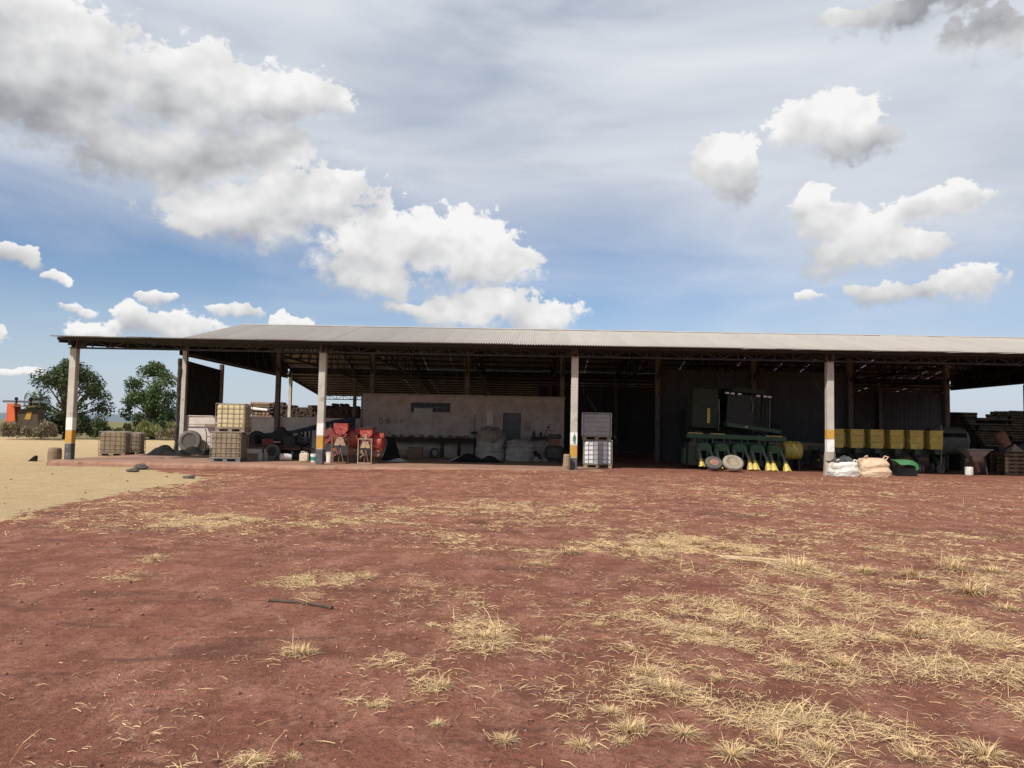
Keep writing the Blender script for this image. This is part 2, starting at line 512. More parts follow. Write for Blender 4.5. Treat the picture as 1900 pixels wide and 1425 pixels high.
m_cloth = mat('pale_sheet', (0.45, 0.47, 0.50), (0.36, 0.37, 0.39), 3, 0.9, 0, 0.4, 10)
m_blue = mat('blue_grey_steel', (0.13, 0.155, 0.19), (0.10, 0.115, 0.14), 3, 0.6, 0.1)
m_bluetarp = mat('blue_tarpaulin', (0.025, 0.04, 0.07), (0.04, 0.05, 0.075), 2, 0.7, 0, 0.4, 5)
m_teal = mat('teal_label', (0.03, 0.26, 0.20), (0.04, 0.20, 0.16), 4, 0.6)
m_door = mat('grey_door', (0.13, 0.14, 0.135), (0.10, 0.105, 0.10), 3, 0.7)
m_board = mat('pale_board', (0.42, 0.40, 0.36), (0.38, 0.36, 0.33), 2, 0.8)
m_ink = mat('dark_marker', (0.04, 0.03, 0.028), None, rough=0.9)
m_orange = mat('orange_paint', (0.60, 0.11, 0.03), (0.48, 0.085, 0.03), 1.5, 0.6, col3=(0.30, 0.08, 0.04), scale3=3)
m_brownb = mat('brown_panel', (0.07, 0.045, 0.026), (0.05, 0.034, 0.02), 1.5, 0.8)
m_straw = mat('dry_straw', (0.52, 0.38, 0.22), (0.62, 0.47, 0.29), 1.3, 0.85, col3=(0.42, 0.29, 0.15), scale3=3.0)
m_stick = mat('dark_stick', (0.06, 0.04, 0.03), (0.10, 0.065, 0.045), 6, 0.95)
m_stone = mat('stone', (0.22, 0.13, 0.10), (0.30, 0.20, 0.15), 8, 0.95, 0, 0.3)

# ------------------------------------------------------------------ ground


def vnoise(x, y, seed=0):
    xi, yi = np.floor(x).astype(np.int64), np.floor(y).astype(np.int64)
    xf, yf = x - xi, y - yi
    u, v = xf * xf * (3 - 2 * xf), yf * yf * (3 - 2 * yf)
    def h(a, b):
        n = (a * 374761393 + b * 668265263 + seed * 1442695041) & 0xFFFFFFFF
        n = ((n ^ (n >> 13)) * 1274126177) & 0xFFFFFFFF
        return ((n ^ (n >> 16)) & 0xFFFF) / 65535.0
    return (h(xi, yi) * (1 - u) + h(xi + 1, yi) * u) * (1 - v) + (h(xi, yi + 1) * (1 - u) + h(xi + 1, yi + 1) * u) * v


def fbm(x, y, seed=0, oct=4):
    s, a = 0.0, 0.5
    for k in range(oct):
        s = s + a * vnoise(x * 2 ** k, y * 2 ** k, seed + k)
        a *= 0.5
    return s


def sstep(a, b, x):
    t = np.clip((x - a) / (b - a), 0, 1)
    return t * t * (3 - 2 * t)


SLAB = (-18.95, 3.2, 29.9, 60.0)


def zbase(x, y):
    x, y = np.asarray(x, float), np.asarray(y, float)
    z = -0.22 * sstep(3.0, -15.0, x) * sstep(12.0, 27.0, y)
    return z


def zyard(x, y):
    x, y = np.asarray(x, float), np.asarray(y, float)
    z = zbase(x, y)
    near = 1 - sstep(25, 60, y)
    z = z + (fbm(x * 0.9, y * 0.9, 3) - 0.47) * 0.07 * near + (fbm(x * 5, y * 5, 9, 3) - 0.44) * 0.022 * near
    inside = (x > SLAB[0] + .1) & (x < SLAB[1] - .1) & (y > SLAB[2] + .1) & (y < SLAB[3] - .1)
    z = np.where(inside, np.minimum(z, -0.06), z)
    under = sstep(29.5, 30.5, y) * sstep(3.0, 3.6, x) * (1 - sstep(70, 74, y)) * (1 - sstep(33, 36, x))
    z = z * (1 - under) - 0.012 * under + under * (fbm(x * 2, y * 2, 5) - .47) * .02
    return z


PATCH = [
    (2.01, 11.04, 0.71, 1.15, 1.0), (2.93, 10.68, 0.47, 0.49, 0.8), (3.24, 9.09, 0.59, 0.78, 1.0), (4.01, 8.84, 0.45, 0.67, 0.8), (5.33, 9.37, 0.76, 0.94, 0.9), (4.61, 7.8, 0.51, 0.65, 0.9),
    (2.91, 7.85, 0.57, 0.53, 0.6), (1.96, 6.53, 1.02, 0.65, 0.8), (1.39, 7.0, 0.75, 0.42, 0.6), (3.22, 6.81, 0.73, 0.59, 0.6), (3.68, 6.2, 0.4, 0.65, 0.8), (0.84, 5.15, 0.54, 0.41, 0.8),
    (0.31, 4.6, 0.38, 0.31, 0.95), (0.85, 4.79, 0.33, 0.35, 0.8), (2.29, 5.55, 0.28, 0.33, 0.6), (2.69, 5.32, 0.75, 0.53, 0.6), (1.53, 4.14, 0.41, 0.32, 0.9), (2.06, 4.07, 0.46, 0.31, 0.9),
    (2.75, 4.56, 0.19, 0.52, 0.6), (0.6, 4.13, 0.14, 0.11, 0.8), (-0.27, 5.96, 0.21, 0.43, 0.9), (-0.79, 7.69, 0.43, 0.46, 0.5), (-2.16, 7.89, 0.33, 0.24, 0.9), (-1.65, 8.12, 0.28, 0.2, 0.5),
    (-1.52, 5.34, 0.26, 0.15, 0.8), (-0.81, 4.4, 0.18, 0.05, 0.8), (-0.47, 4.73, 0.13, 0.08, 0.6), (-1.79, 14.93, 1.14, 0.98, 0.5), (-5.08, 12.58, 1.09, 0.9, 0.75), (-5.15, 14.56, 0.97, 1.12, 0.6),
    (-3.44, 12.5, 0.42, 0.82, 0.8), (-1.07, 10.88, 0.46, 0.36, 0.7), (-0.87, 15.54, 1.08, 1.68, 0.85), (1.19, 15.36, 1.21, 1.23, 0.7), (6.89, 18.61, 1.27, 1.65, 1.0), (9.73, 21.02, 1.98, 1.16, 0.7),
    (5.17, 22.26, 2.0, 1.08, 0.6), (-4.26, 8.78, 0.15, 0.2, 0.8), (-4.81, 7.45, 0.25, 0.12, 0.6), (-3.84, 7.64, 0.16, 0.18, 0.5), (0.58, 10.03, 0.43, 0.39, 0.7), (0.14, 9.17, 0.19, 0.26, 0.6),
    (-0.09, 3.96, 0.12, 0.08, 0.6), (0.89, 4.18, 0.1, 0.11, 0.8), (-1.25, 3.65, 0.06, 0.06, 0.6), (0.32, 3.94, 0.12, 0.08, 0.7), (2.34, 5.48, 0.23, 0.26, 0.7), (-0.33, 7.03, 0.59, 0.38, 0.35),
    (-2.22, 11.76, 2.01, 1.08, 0.3), (1.05, 8.17, 0.87, 0.43, 0.35), (8.44, 15.45, 1.79, 0.83, 0.2), (2.5, 19.72, 2.87, 0.85, 0.45), (7.63, 25.22, 2.92, 1.11, 0.5), (0.53, 25.71, 3.67, 1.16, 0.35),
    (13.87, 27.08, 3.34, 1.28, 0.45), (-1.64, 7.1, 0.25, 0.22, 0.5), (-4.0, 7.85, 0.26, 0.22, 0.35), (-3.71, 10.09, 0.41, 0.27, 0.4), (-0.75, 5.23, 0.36, 0.16, 0.3), (-5.49, 12.48, 0.5, 0.69, 0.6),
    (3.97, 11.76, 1.73, 0.48, 0.2), (7.58, 12.34, 0.56, 0.79, 0.5), (0.14, 5.69, 0.48, 0.28, 0.4),
]
TUFT = [
    (-4.26, 8.77, 0.141), (-1.52, 5.34, 0.124), (-0.27, 5.86, 0.182), (-0.72, 6.21, 0.074), (0.6, 4.14, 0.134), (0.88, 4.13, 0.103),
    (-0.07, 3.96, 0.085), (0.31, 3.92, 0.079), (0.52, 3.98, 0.062), (-1.08, 3.69, 0.054), (-1.25, 3.64, 0.071), (0.83, 5.06, 0.138),
    (0.92, 4.76, 0.146), (0.52, 4.42, 0.101), (1.07, 3.89, 0.13), (1.35, 4.07, 0.131), (1.56, 3.98, 0.117), (3.24, 9.02, 0.278),
    (3.96, 8.94, 0.184), (4.46, 8.84, 0.172), (2.78, 10.63, 0.175), (1.96, 10.66, 0.219), (1.51, 10.14, 0.178), (2.49, 10.98, 0.211),
    (1.31, 9.69, 0.127), (0.64, 9.93, 0.173), (0.14, 9.05, 0.092), (5.29, 9.44, 0.281), (5.67, 9.31, 0.236), (4.65, 8.0, 0.228),
    (4.58, 7.29, 0.175), (2.26, 5.46, 0.131), (2.84, 6.05, 0.128), (3.19, 6.24, 0.144), (-0.47, 4.73, 0.093), (-0.81, 4.38, 0.074),
    (-0.44, 4.16, 0.064), (1.27, 4.99, 0.085), (-0.85, 15.06, 0.195), (1.38, 15.01, 0.195), (-3.35, 12.11, 0.217), (-4.28, 12.3, 0.187),
    (-4.99, 12.76, 0.177), (2.65, 7.1, 0.1), (2.02, 6.65, 0.102), (1.51, 6.09, 0.111), (3.05, 5.53, 0.14), (1.16, 6.06, 0.082),
    (0.64, 6.34, 0.075), (0.18, 5.82, 0.078), (-1.64, 8.06, 0.096), (-1.06, 10.82, 0.126), (1.85, 5.37, 0.11), (1.96, 4.44, 0.088),
    (2.01, 3.95, 0.114), (2.39, 4.0, 0.127),
]

PATCH += [(-7.6, 12.2, .7, .9, .5), (-8.0, 14.6, .8, 1.2, .45), (-8.5, 17.2, .8, 1.4, .4), (-8.9, 20.0, .8, 1.5, .4), (-9.2, 23.2, .9, 1.4, .45), (-10.9, 26.0, 1.2, 1.2, .4)]


def straw_density(x, y):
    e = np.zeros_like(x)
    for (cx, cy, rx, ry, s) in PATCH:
        q = ((x - cx) / rx) ** 2 + ((y - cy) / ry) ** 2
        e = np.maximum(e, s * np.exp(-q * 0.7))
    e = np.maximum(e, 0.13 * sstep(-3, 4, x + 0.1 * y))
    f = fbm(x * 1.1 + 0.5 * y + 3.3, y * 0.8 - 0.3 * x, 21, 4)
    f2 = fbm(x * 5.1 + 1.7 * y, y * 3.3 - 1.1 * x, 43, 4)
    return np.clip(e * (.10 + 1.1 * sstep(.36, .60, f)) * (.12 + 1.0 * sstep(.38, .62, f2)), 0, 1)


PB_Y = [-60, 11.9, 13.5, 18.3, 23.6, 26.2, 28.0, 29.9, 30.0, 72, 73, 4000]
PB_X = [-8.0, -8.28, -8.59, -9.4, -9.8, -11.6, -13.6, -15.5, -18.6, -18.6, -15, -15]


def pale_field(x, y):
    b = np.interp(y, PB_Y, PB_X)
    return np.clip((b - x) / 1.2, -1, 1)


def axis(*segs):
    out = []
    for a, b, n in segs:
        out += list(np.linspace(a, b, n, endpoint=False))
    return np.array(out + [segs[-1][1]])


gx = axis((-9000, -800, 10), (-800, -90, 24), (-90, -26, 60), (-26, 26, 470), (26, 60, 40), (60, 800, 30), (800, 9000, 10))
gy = axis((-3000, -60, 10), (-60, 1, 40), (1, 16, 170), (16, 32, 110), (32, 90, 70), (90, 800, 40), (800, 9000, 14))
GX, GY = np.meshgrid(gx, gy)
GZ = zyard(GX, GY)
nv, nu = GX.shape
verts = np.stack([GX.ravel(), GY.ravel(), GZ.ravel()], 1)
idx = np.arange(nu * nv).reshape(nv, nu)
quads = np.stack([idx[:-1, :-1], idx[:-1, 1:], idx[1:, 1:], idx[1:, :-1]], -1).reshape(-1, 4)


def np_mesh(name, verts, faces):
    me = bpy.data.meshes.new(name)
    k = faces.shape[1]
    me.vertices.add(len(verts))
    me.vertices.foreach_set('co', np.ascontiguousarray(verts, dtype=np.float32).ravel())
    me.loops.add(faces.size)
    me.loops.foreach_set('vertex_index', np.ascontiguousarray(faces, dtype=np.int32).ravel())
    me.polygons.add(len(faces))
    me.polygons.foreach_set('loop_start', np.arange(0, faces.size, k, dtype=np.int32))
    me.polygons.foreach_set('loop_total', np.full(len(faces), k, dtype=np.int32))
    me.update(calc_edges=True)
    return me


gme = np_mesh('ground', verts, quads)
gme.polygons.foreach_set('use_smooth', [True] * len(gme.polygons))
for nm, arr in (('straw', straw_density(GX, GY)), ('pale', pale_field(GX, GY))):
    at = gme.attributes.new(nm, 'FLOAT', 'POINT')
    at.data.foreach_set('value', arr.ravel().astype(np.float32))

m_ground = bpy.data.materials.new('red_soil')
m_ground.use_nodes = True
G = NT(m_ground.node_tree)
gb = G.n['Principled BSDF']
gb.inputs['Roughness'].default_value = 0.95
gb.inputs['Specular IOR Level'].default_value = 0.2
gtc = G.new('ShaderNodeTexCoord').outputs['Object']
a_st = G.new('ShaderNodeAttribute', attribute_name='straw').outputs['Fac']
a_pl = G.new('ShaderNodeAttribute', attribute_name='pale').outputs['Fac']
gs = G.new('ShaderNodeSeparateXYZ')
G.put(gs.inputs[0], gtc)
nbig = G.noise(gtc, 0.42, 5, 0.6, 0.4).outputs['Fac']
nmid = G.noise(G.vmath('MULTIPLY', gtc, (1, 0.55, 1)), 2.6, 6, 0.65).outputs['Fac']
nfine = G.noise(gtc, 16, 6, 0.7).outputs['Fac']
ngrit = G.noise(gtc, 95, 3, 0.7).outputs['Fac']
nsm = G.noise(G.vmath('MULTIPLY', gtc, (0.55, 1.6, 1)), 1.1, 5, 0.62, 1.2).outputs['Fac']
nfl = G.noise(gtc, 42, 4, 0.75).outputs['Fac']
soil = G.mix(G.remap(nbig, 0.36, 0.64), (0.232, 0.085, 0.053), (0.325, 0.125, 0.078))
soil = G.mix(G.remap(nmid, 0.46, 0.62, 0, 0.95), soil, (0.420, 0.190, 0.128))
soil = G.mix(G.remap(nsm, 0.52, 0.70, 0, 0.85), soil, (0.125, 0.052, 0.036))
soil = G.mix(G.remap(nfine, 0.50, 0.65, 0, 0.75), soil, (0.135, 0.056, 0.038))
soil = G.mix(G.remap(nfl, 0.52, 0.64, 0, 0.7), soil, (0.110, 0.050, 0.038))
nd = G.noise(G.vmath('ADD', gtc, (17.0, 5.0, 0.0)), 7.0, 6, 0.7, 0.6).outputs['Fac']
soil = G.mix(G.remap(nd, 0.56, 0.68, 0, 0.75), soil, (0.42, 0.215, 0.15))
soil = G.mix(G.remap(ngrit, 0.60, 0.70, 0, 0.7), soil, (0.36, 0.19, 0.135))
soil = G.mix(G.remap(ngrit, 0.40, 0.30, 0, 0.65), soil, (0.085, 0.036, 0.028))
# short chaff pressed into the soil
ch = G.noise(G.vmath('MULTIPLY', gtc, (14, 38, 10)), 2.2, 4, 0.65, 0.8).outputs['Fac']
ch2 = G.noise(G.vmath('MULTIPLY', gtc, (34, 17, 10)), 2.0, 4, 0.65, 0.8).outputs['Fac']
chn = G.math('MAXIMUM', ch, ch2)
cov = G.remap(G.math('ADD', chn, G.math('MULTIPLY', a_st, 0.20)), 0.70, 0.86)
chc = G.mix(nfine, (0.40, 0.275, 0.16), (0.54, 0.40, 0.25))
soil = G.mix(G.math('MULTIPLY', cov, 0.9), soil, chc)
# pale layer of spread dry grass on the left
pe = G.math('ADD', a_pl, G.math('MULTIPLY', G.math('SUBTRACT', nmid, 0.5), 1.7))
pe = G.math('ADD', pe, G.math('MULTIPLY', G.math('SUBTRACT', nfine, 0.5), 1.0))
pmask = G.remap(pe, -0.03, 0.05)
pcol = G.mix(G.remap(nmid, 0.35, 0.65), (0.47, 0.345, 0.185), (0.535, 0.40, 0.225))
pcol = G.mix(G.remap(nfine, 0.5, 0.66, 0, 0.7), pcol, (0.36, 0.24, 0.125))
pcol = G.mix(G.remap(nsm, 0.55, 0.70, 0, 0.6), pcol, (0.36, 0.23, 0.125))
col = G.mix(pmask, soil, pcol)
# far fields beyond the yard
fcol = G.mix(G.remap(G.noise(gtc, 0.03, 4, 0.6).outputs['Fac'], 0.4, 0.6), (0.10, 0.11, 0.045), (0.20, 0.17, 0.075))
col = G.mix(G.remap(gs.outputs[1], 74, 80), col, fcol)
G.put(gb.inputs['Base Color'], col)
gbump = G.new('ShaderNodeBump')
gbump.inputs['Strength'].default_value = 1.0
gbump.inputs['Distance'].default_value = 0.05
G.put(gbump.inputs['Height'], G.math('ADD', G.math('MULTIPLY_ADD', nfl, 0.5, G.math('MULTIPLY', nfine, 0.9)), G.math('MULTIPLY', ngrit, 0.35)))
G.put(gb.inputs['Normal'], gbump.outputs[0])
gme.materials.append(m_ground)
ground = struct(link('ground', gme))

# hills along the horizon
hv, hf = [], []
NH = 120
for i in range(NH + 1):
    a = R(-75 + 150 * i / NH)
    hgt_ = 14 + 22 * float(fbm(np.array([i * 0.11]), np.array([2.0]), 5)[0])
    for rr, zz in ((2500, -1), (2800, hgt_), (3300, -1)):
        hv.append((rr * math.sin(a), rr * math.cos(a), zz))
for i in range(NH):
    for k in range(2):
        a = i * 3 + k
        hf.append((a, a + 3, a + 4, a + 1))
hb = MB()
hb.add(hv, hf)
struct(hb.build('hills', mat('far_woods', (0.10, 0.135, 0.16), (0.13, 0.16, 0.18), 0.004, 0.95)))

# concrete floor slab with a worn front edge
sb = MB()
NXS = 130
rngs = random.Random(4)
xs = [SLAB[0] + (SLAB[1] - SLAB[0]) * i / NXS for i in range(NXS + 1)]
rows = []
for i, x in enumerate(xs):
    wob = 0.05 * (rngs.random() - 0.5) + 0.05 * math.sin(x * 1.7)
    dz = 0.02 * (rngs.random() - 0.5)
    rows.append([(x, SLAB[2] - 0.06 + wob, -0.42), (x, SLAB[2] - 0.03 + wob, -0.10 + dz), (x, SLAB[2] + wob * .8 + 0.02, -0.03 + dz * .6), (x, SLAB[2] + 0.16 + wob, 0.0),
                 (x, 45.0, 0.0), (x, SLAB[3], 0.0), (x, SLAB[3], -0.42)])
sv = [p for r in rows for p in r]
sf = []
for i in range(NXS):
    for k in range(6):
        a = i * 7 + k
        sf.append((a, a + 7, a + 8, a + 1))
sf.append(tuple(range(7)))
sf.append(tuple(NXS * 7 + k for k in range(6, -1, -1)))
sb.add(sv, sf)
struct(sb.build('floor_slab', m_slab))

# ------------------------------------------------------------------ the open shed
shed = thing('open_shed', 'long open farm shed with pale corrugated gable roof on concrete posts', 'shed', (0, 0, 0))
XL, XR = -19.1, 33.65
PX = [-18.66 + 10.345 * i for i in range(6)]
PXH = [-18.66 + 5.1725 * i for i in range(11)]
YF, YM, YB, YR = 30.83, 41.0, 59.7, 69.4
# roof lines (y, z)
FE, FT = (29.8, 4.955), (41.4, 5.93)
ME, RI, MB2 = (40.5, 6.08), (50.1, 8.24), (60.2, 6.08)
RT, RE = (59.3, 5.62), (70.2, 4.42)


def roof_z(y):
    def ln(a, b):
        return a[1] + (b[1] - a[1]) * (y - a[0]) / (b[0] - a[0])
    if y < 41:
        return ln(FE, FT)
    if y < RI[0]:
        return ln(ME, RI)
    if y < 59.9:
        return ln(RI, MB2)
    return ln(RT, RE)


NS = 51
SW = (XR - XL) / NS
NW = 10


def sheet_mesh(name, a, b, matl, seg=1, w=SW, nw=NW, d=0.034):
    me = MB()
    vs_, fs = [], []
    prof = []
    for i in range(nw):
        x = w * i / nw
        p = w / nw
        prof += [(x, 0), (x + .28 * p, 0), (x + .5 * p, d), (x + .78 * p, d)]
    prof.append((w, 0))
    n = len(prof)
    for j in range(seg + 1):
        t = j / seg
        for (x, h) in prof:
            vs_.append((x, a[0] + (b[0] - a[0]) * t, a[1] + (b[1] - a[1]) * t + h))
    for j in range(seg):
        for i in range(n - 1):
            fs.append((j * n + i, j * n + i + 1, (j + 1) * n + i + 1, (j + 1) * n + i))
    me.add(vs_, fs)
    o = bpy.data.meshes.new(name)
    o.from_pydata(me.v, [], me.f)
    o.update()
    o.materials.append(matl)
    return o


rs = random.Random(3)
for (a, b) in ((FE, FT), (ME, RI), (MB2, RI), (RE, RT)):
    sm = sheet_mesh('roof_sheet', a, b, m_roof, 2)
    for i in range(NS):
        link('roof_sheet', sm, shed, (XL + SW * i, rs.uniform(-.03, .03), rs.uniform(-.009, .009)))
# ridge cap
rc = MB()
rc.prism([(RI[0] - .3, RI[1] - .02), (RI[0], RI[1] + .07), (RI[0] + .3, RI[1] - .02), (RI[0], RI[1] + .045)], XL, XR, 'X')
rc.build('ridge_cap', m_roof, shed)
# purlins
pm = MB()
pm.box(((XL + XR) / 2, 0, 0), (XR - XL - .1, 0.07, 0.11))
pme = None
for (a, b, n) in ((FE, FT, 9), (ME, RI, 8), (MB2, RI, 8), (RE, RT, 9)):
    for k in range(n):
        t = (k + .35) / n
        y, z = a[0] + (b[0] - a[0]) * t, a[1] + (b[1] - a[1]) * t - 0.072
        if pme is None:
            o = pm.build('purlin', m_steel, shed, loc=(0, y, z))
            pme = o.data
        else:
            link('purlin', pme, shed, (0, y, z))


def rafter(a, b, dz, w, h, x):
    m_ = MB()
    m_.beam((0, a[0], a[1] - dz), (0, b[0], b[1] - dz), w, h)
    return m_


def place_all(mb, name, matl, xs_):
    me = None
    for x in xs_:
        if me is None:
            o = mb.build(name, matl, shed, loc=(x, 0, 0))
            me = o.data
        else:
            link(name, me, shed, (x, 0, 0))


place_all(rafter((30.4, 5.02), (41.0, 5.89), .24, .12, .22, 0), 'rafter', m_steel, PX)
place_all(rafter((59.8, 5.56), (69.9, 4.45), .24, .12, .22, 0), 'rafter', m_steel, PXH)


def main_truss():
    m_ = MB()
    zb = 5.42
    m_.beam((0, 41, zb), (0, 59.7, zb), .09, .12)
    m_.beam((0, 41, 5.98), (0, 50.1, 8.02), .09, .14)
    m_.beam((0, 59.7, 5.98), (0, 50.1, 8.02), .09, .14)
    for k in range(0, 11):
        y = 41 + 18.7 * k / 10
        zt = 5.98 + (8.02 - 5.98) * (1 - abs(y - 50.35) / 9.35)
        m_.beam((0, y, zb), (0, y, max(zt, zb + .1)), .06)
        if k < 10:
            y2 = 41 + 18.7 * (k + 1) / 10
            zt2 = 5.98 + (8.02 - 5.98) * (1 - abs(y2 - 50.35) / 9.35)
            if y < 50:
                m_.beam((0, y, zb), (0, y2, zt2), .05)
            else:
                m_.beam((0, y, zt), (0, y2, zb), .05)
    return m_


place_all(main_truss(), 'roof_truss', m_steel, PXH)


def eave_truss(L, zb, zt, n):
    m_ = MB()
    m_.beam((0, 0, zb), (L, 0, zb), .06, .07)
    m_.beam((0, 0, zt), (L, 0, zt), .06, .07)
    for k in range(n + 1):
        x = L * k / n
        m_.beam((x, 0, zb), (x, 0, zt), .04)
        if k < n:
            x2 = L * (k + 1) / n
            if k % 2:
                m_.beam((x, 0, zt), (x2, 0, zb), .04)
            else:
                m_.beam((x, 0, zb), (x2, 0, zt), .04)
    return m_


et = eave_truss(10.345, 4.60, 4.93, 14)
et_me = None
rt_me = None
for i in range(5):
    if et_me is None:
        et_me = et.build('eave_truss', m_steel, shed, loc=(PX[i], YF - 0.02, 0)).data
        rt_me = eave_truss(10.345, 4.02, 4.36, 16).build('eave_truss', m_steel, shed, loc=(PX[i], YR, 0)).data
    else:
        link('eave_truss', et_me, shed, (PX[i], YF - 0.02, 0))
        link('eave_truss', rt_me, shed, (PX[i], YR, 0))
MB().prism([(40.46, 5.90), (40.50, 5.90), (41.30, 6.20), (41.26, 6.22)], XL + .1, XR - .1, 'X').build('flashing', m_dark, shed)
# end beam of the canopy on the left
MB().prism([(XL + .42, 5.0), (XL + .5, 4.63), (XL + .9, 4.63), (XL + .9, 5.0)], YF - .05, YF + .05, 'Y').build('end_bracket', m_steel, shed)
MB().beam((-19.0, 30.3, 4.86), (-19.0, 41.2, 5.76), .08, .2).build('edge_beam', m_steel, shed)
MB().beam((33.4, 30.3, 4.86), (33.4, 41.2, 5.76), .08, .2).build('edge_beam', m_steel, shed)

# concrete posts of the front row, with painted bands
def post(x, bands, w=0.28, htop=4.57, plinth=None):
    o = MB().cbox((x, YF, htop / 2 - 0.15), (w, w, htop + 0.3), 0.018).build('concrete_post', m_conc, shed)
    for (z0, z1, mm, nm) in bands:
        MB().cbox((x, YF, (z0 + z1) / 2), (w + 0.006, w + 0.006, z1 - z0), 0.018).build(nm, mm, o)
    cap = MB()
    cap.box((x, YF, htop + .02), (w + .06, w + .06, .035))
    cap.box((x - .1, YF, htop + .23), (.05, .16, .38))
    cap.box((x + .1, YF, htop + .23), (.05, .16, .38))
    cap.build('post_bracket', m_rust, o)
    if plinth:
        MB().lathe([(w * .95, -.3), (w * .86, .2), (w * .78, .7), (w * .72, .93)], 8, (x, YF, 0), rot=(0, 0, R(22.5))).build('plinth', m_concd, o)
    return o


post(PX[0], [(1.2, 1.73, m_pwhite, 'white_band'), (0.67, 1.199, m_porange, 'ochre_band'), (-.2, 0.669, m_pblack, 'black_band')])
post(PX[1], [(1.18, 1.69, m_pwhite, 'white_band'), (0.64, 1.179, m_porange, 'ochre_band'), (-.2, 0.639, m_pblack, 'black_band')])
p3 = post(PX[2], [(1.0, 1.52, m_pwhite, 'white_band'), (0.495, .999, m_porange, 'ochre_band'), (-.2, 0.494, m_pblack, 'black_band')])
fig = MB()
fx, fy = PX[2] + .02, YF - .1452
fpoly = [(-.05, 1.03), (-.02, 1.12), (-.06, 1.16), (-.07, 1.28), (-.04, 1.38), (-.015, 1.40), (-.02, 1.46), (.0, 1.48), (.02, 1.46), (.015, 1.40), (.05, 1.37), (.06, 1.25), (.045, 1.14), (.05, 1.03), (.02, 1.03), (.0, 1.13), (-.02, 1.03)]
fig.prism([(fx + a, b) for a, b in fpoly], fy, fy + .004)
fig.build('paint_stain', mat('green_stain', (0.05, 0.13, 0.10), (0.10, 0.18, 0.13), 8, 0.9), p3)
post(PX[3], [(1.44, 1.83, m_porange, 'ochre_band'), (0.92, 1.439, m_pwhite, 'white_band')], plinth=True)
post(PX[4], [(1.2, 1.7, m_porange, 'ochre_band'), (0.7, 1.199, m_pwhite, 'white_band')])

# inner posts: the two rows that carry the main roof, and rear row
ip = MB().cbox((0, 0, 2.9), (.24, .26, 5.9), .015)
ipm = None
m_postd = mat('shaded_post', (0.12, 0.098, 0.088), (0.16, 0.132, 0.118), 1.5, 0.9, col3=(0.07, 0.054, 0.047), scale3=2.5)  # dark copy of the post concrete, roof shade put into its colour
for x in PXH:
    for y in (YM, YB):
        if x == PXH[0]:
            ip.build('inner_post', m_conc, shed, loc=(x, y, 0))  # left edge posts stand in the sun and keep the pale concrete
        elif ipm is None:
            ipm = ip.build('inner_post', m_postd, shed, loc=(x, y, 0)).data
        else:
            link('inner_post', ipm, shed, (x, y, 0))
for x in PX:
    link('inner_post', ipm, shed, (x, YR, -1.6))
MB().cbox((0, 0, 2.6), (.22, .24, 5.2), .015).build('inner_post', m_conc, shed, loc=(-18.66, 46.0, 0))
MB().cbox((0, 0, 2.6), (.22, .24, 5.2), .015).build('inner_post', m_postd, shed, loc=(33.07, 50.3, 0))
# knee braces
for x in PXH[1:-1]:
    MB().beam((x, YM - .1, 4.5), (x, YM - 1.3, 5.55), .08, .1).build('knee_brace', m_steel, shed)
# gable cladding, one sheet after another
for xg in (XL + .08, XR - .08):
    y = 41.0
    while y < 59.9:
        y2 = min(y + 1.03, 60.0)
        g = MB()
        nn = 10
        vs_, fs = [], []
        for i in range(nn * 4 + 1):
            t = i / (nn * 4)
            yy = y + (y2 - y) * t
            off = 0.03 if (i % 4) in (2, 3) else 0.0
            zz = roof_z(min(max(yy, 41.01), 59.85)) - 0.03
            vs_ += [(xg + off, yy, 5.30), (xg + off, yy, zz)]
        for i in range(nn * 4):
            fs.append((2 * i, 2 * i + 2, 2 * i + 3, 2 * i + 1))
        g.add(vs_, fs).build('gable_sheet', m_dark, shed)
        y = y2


def wall_sheets(x0, x1, y, z0, z1, name='wall_sheet', matl=None, ragged=0.0):
    n = max(1, round((x1 - x0) / 1.03))
    w = (x1 - x0) / n
    nn = 10
    vs_, fs = [], []
    for i in range(nn * 4 + 1):
        xx = w * 1.035 * i / (nn * 4)
        off = 0.032 if (i % 4) in (2, 3) else 0.0
        vs_ += [(xx, off, z0), (xx, off, z1)]
    for i in range(nn * 4):
        fs.append((2 * i, 2 * i + 2, 2 * i + 3, 2 * i + 1))
    me = None
    for i in range(n):
        jy = .004 * (i % 2)
        if me is None:
            me = MB().add(vs_, fs).build(name, matl or m_clad, shed, loc=(x0, y + jy, 0)).data
        else:
            link(name, me, shed, (x0 + w * i, y + jy, rs.uniform(-ragged, 0)))


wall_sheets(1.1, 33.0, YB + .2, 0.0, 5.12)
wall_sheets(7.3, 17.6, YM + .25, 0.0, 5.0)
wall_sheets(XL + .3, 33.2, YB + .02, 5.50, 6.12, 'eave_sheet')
# dark boarded side wall on the left
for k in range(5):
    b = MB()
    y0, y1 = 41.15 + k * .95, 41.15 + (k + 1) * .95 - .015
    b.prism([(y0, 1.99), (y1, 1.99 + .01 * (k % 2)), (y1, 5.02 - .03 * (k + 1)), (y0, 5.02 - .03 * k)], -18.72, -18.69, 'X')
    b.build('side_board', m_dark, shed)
eb = MB()
prev = None
pts = []
for k in range(26):
    z = -.1 + 5.2 * k / 25
    pts.append((-18.90 + rs.uniform(-.03, .03), 40.95, z))
eb.tube(pts, [.14 + rs.uniform(-.025, .025) for _ in pts], 6)
eb.build('rough_pole', m_wooddark, shed)

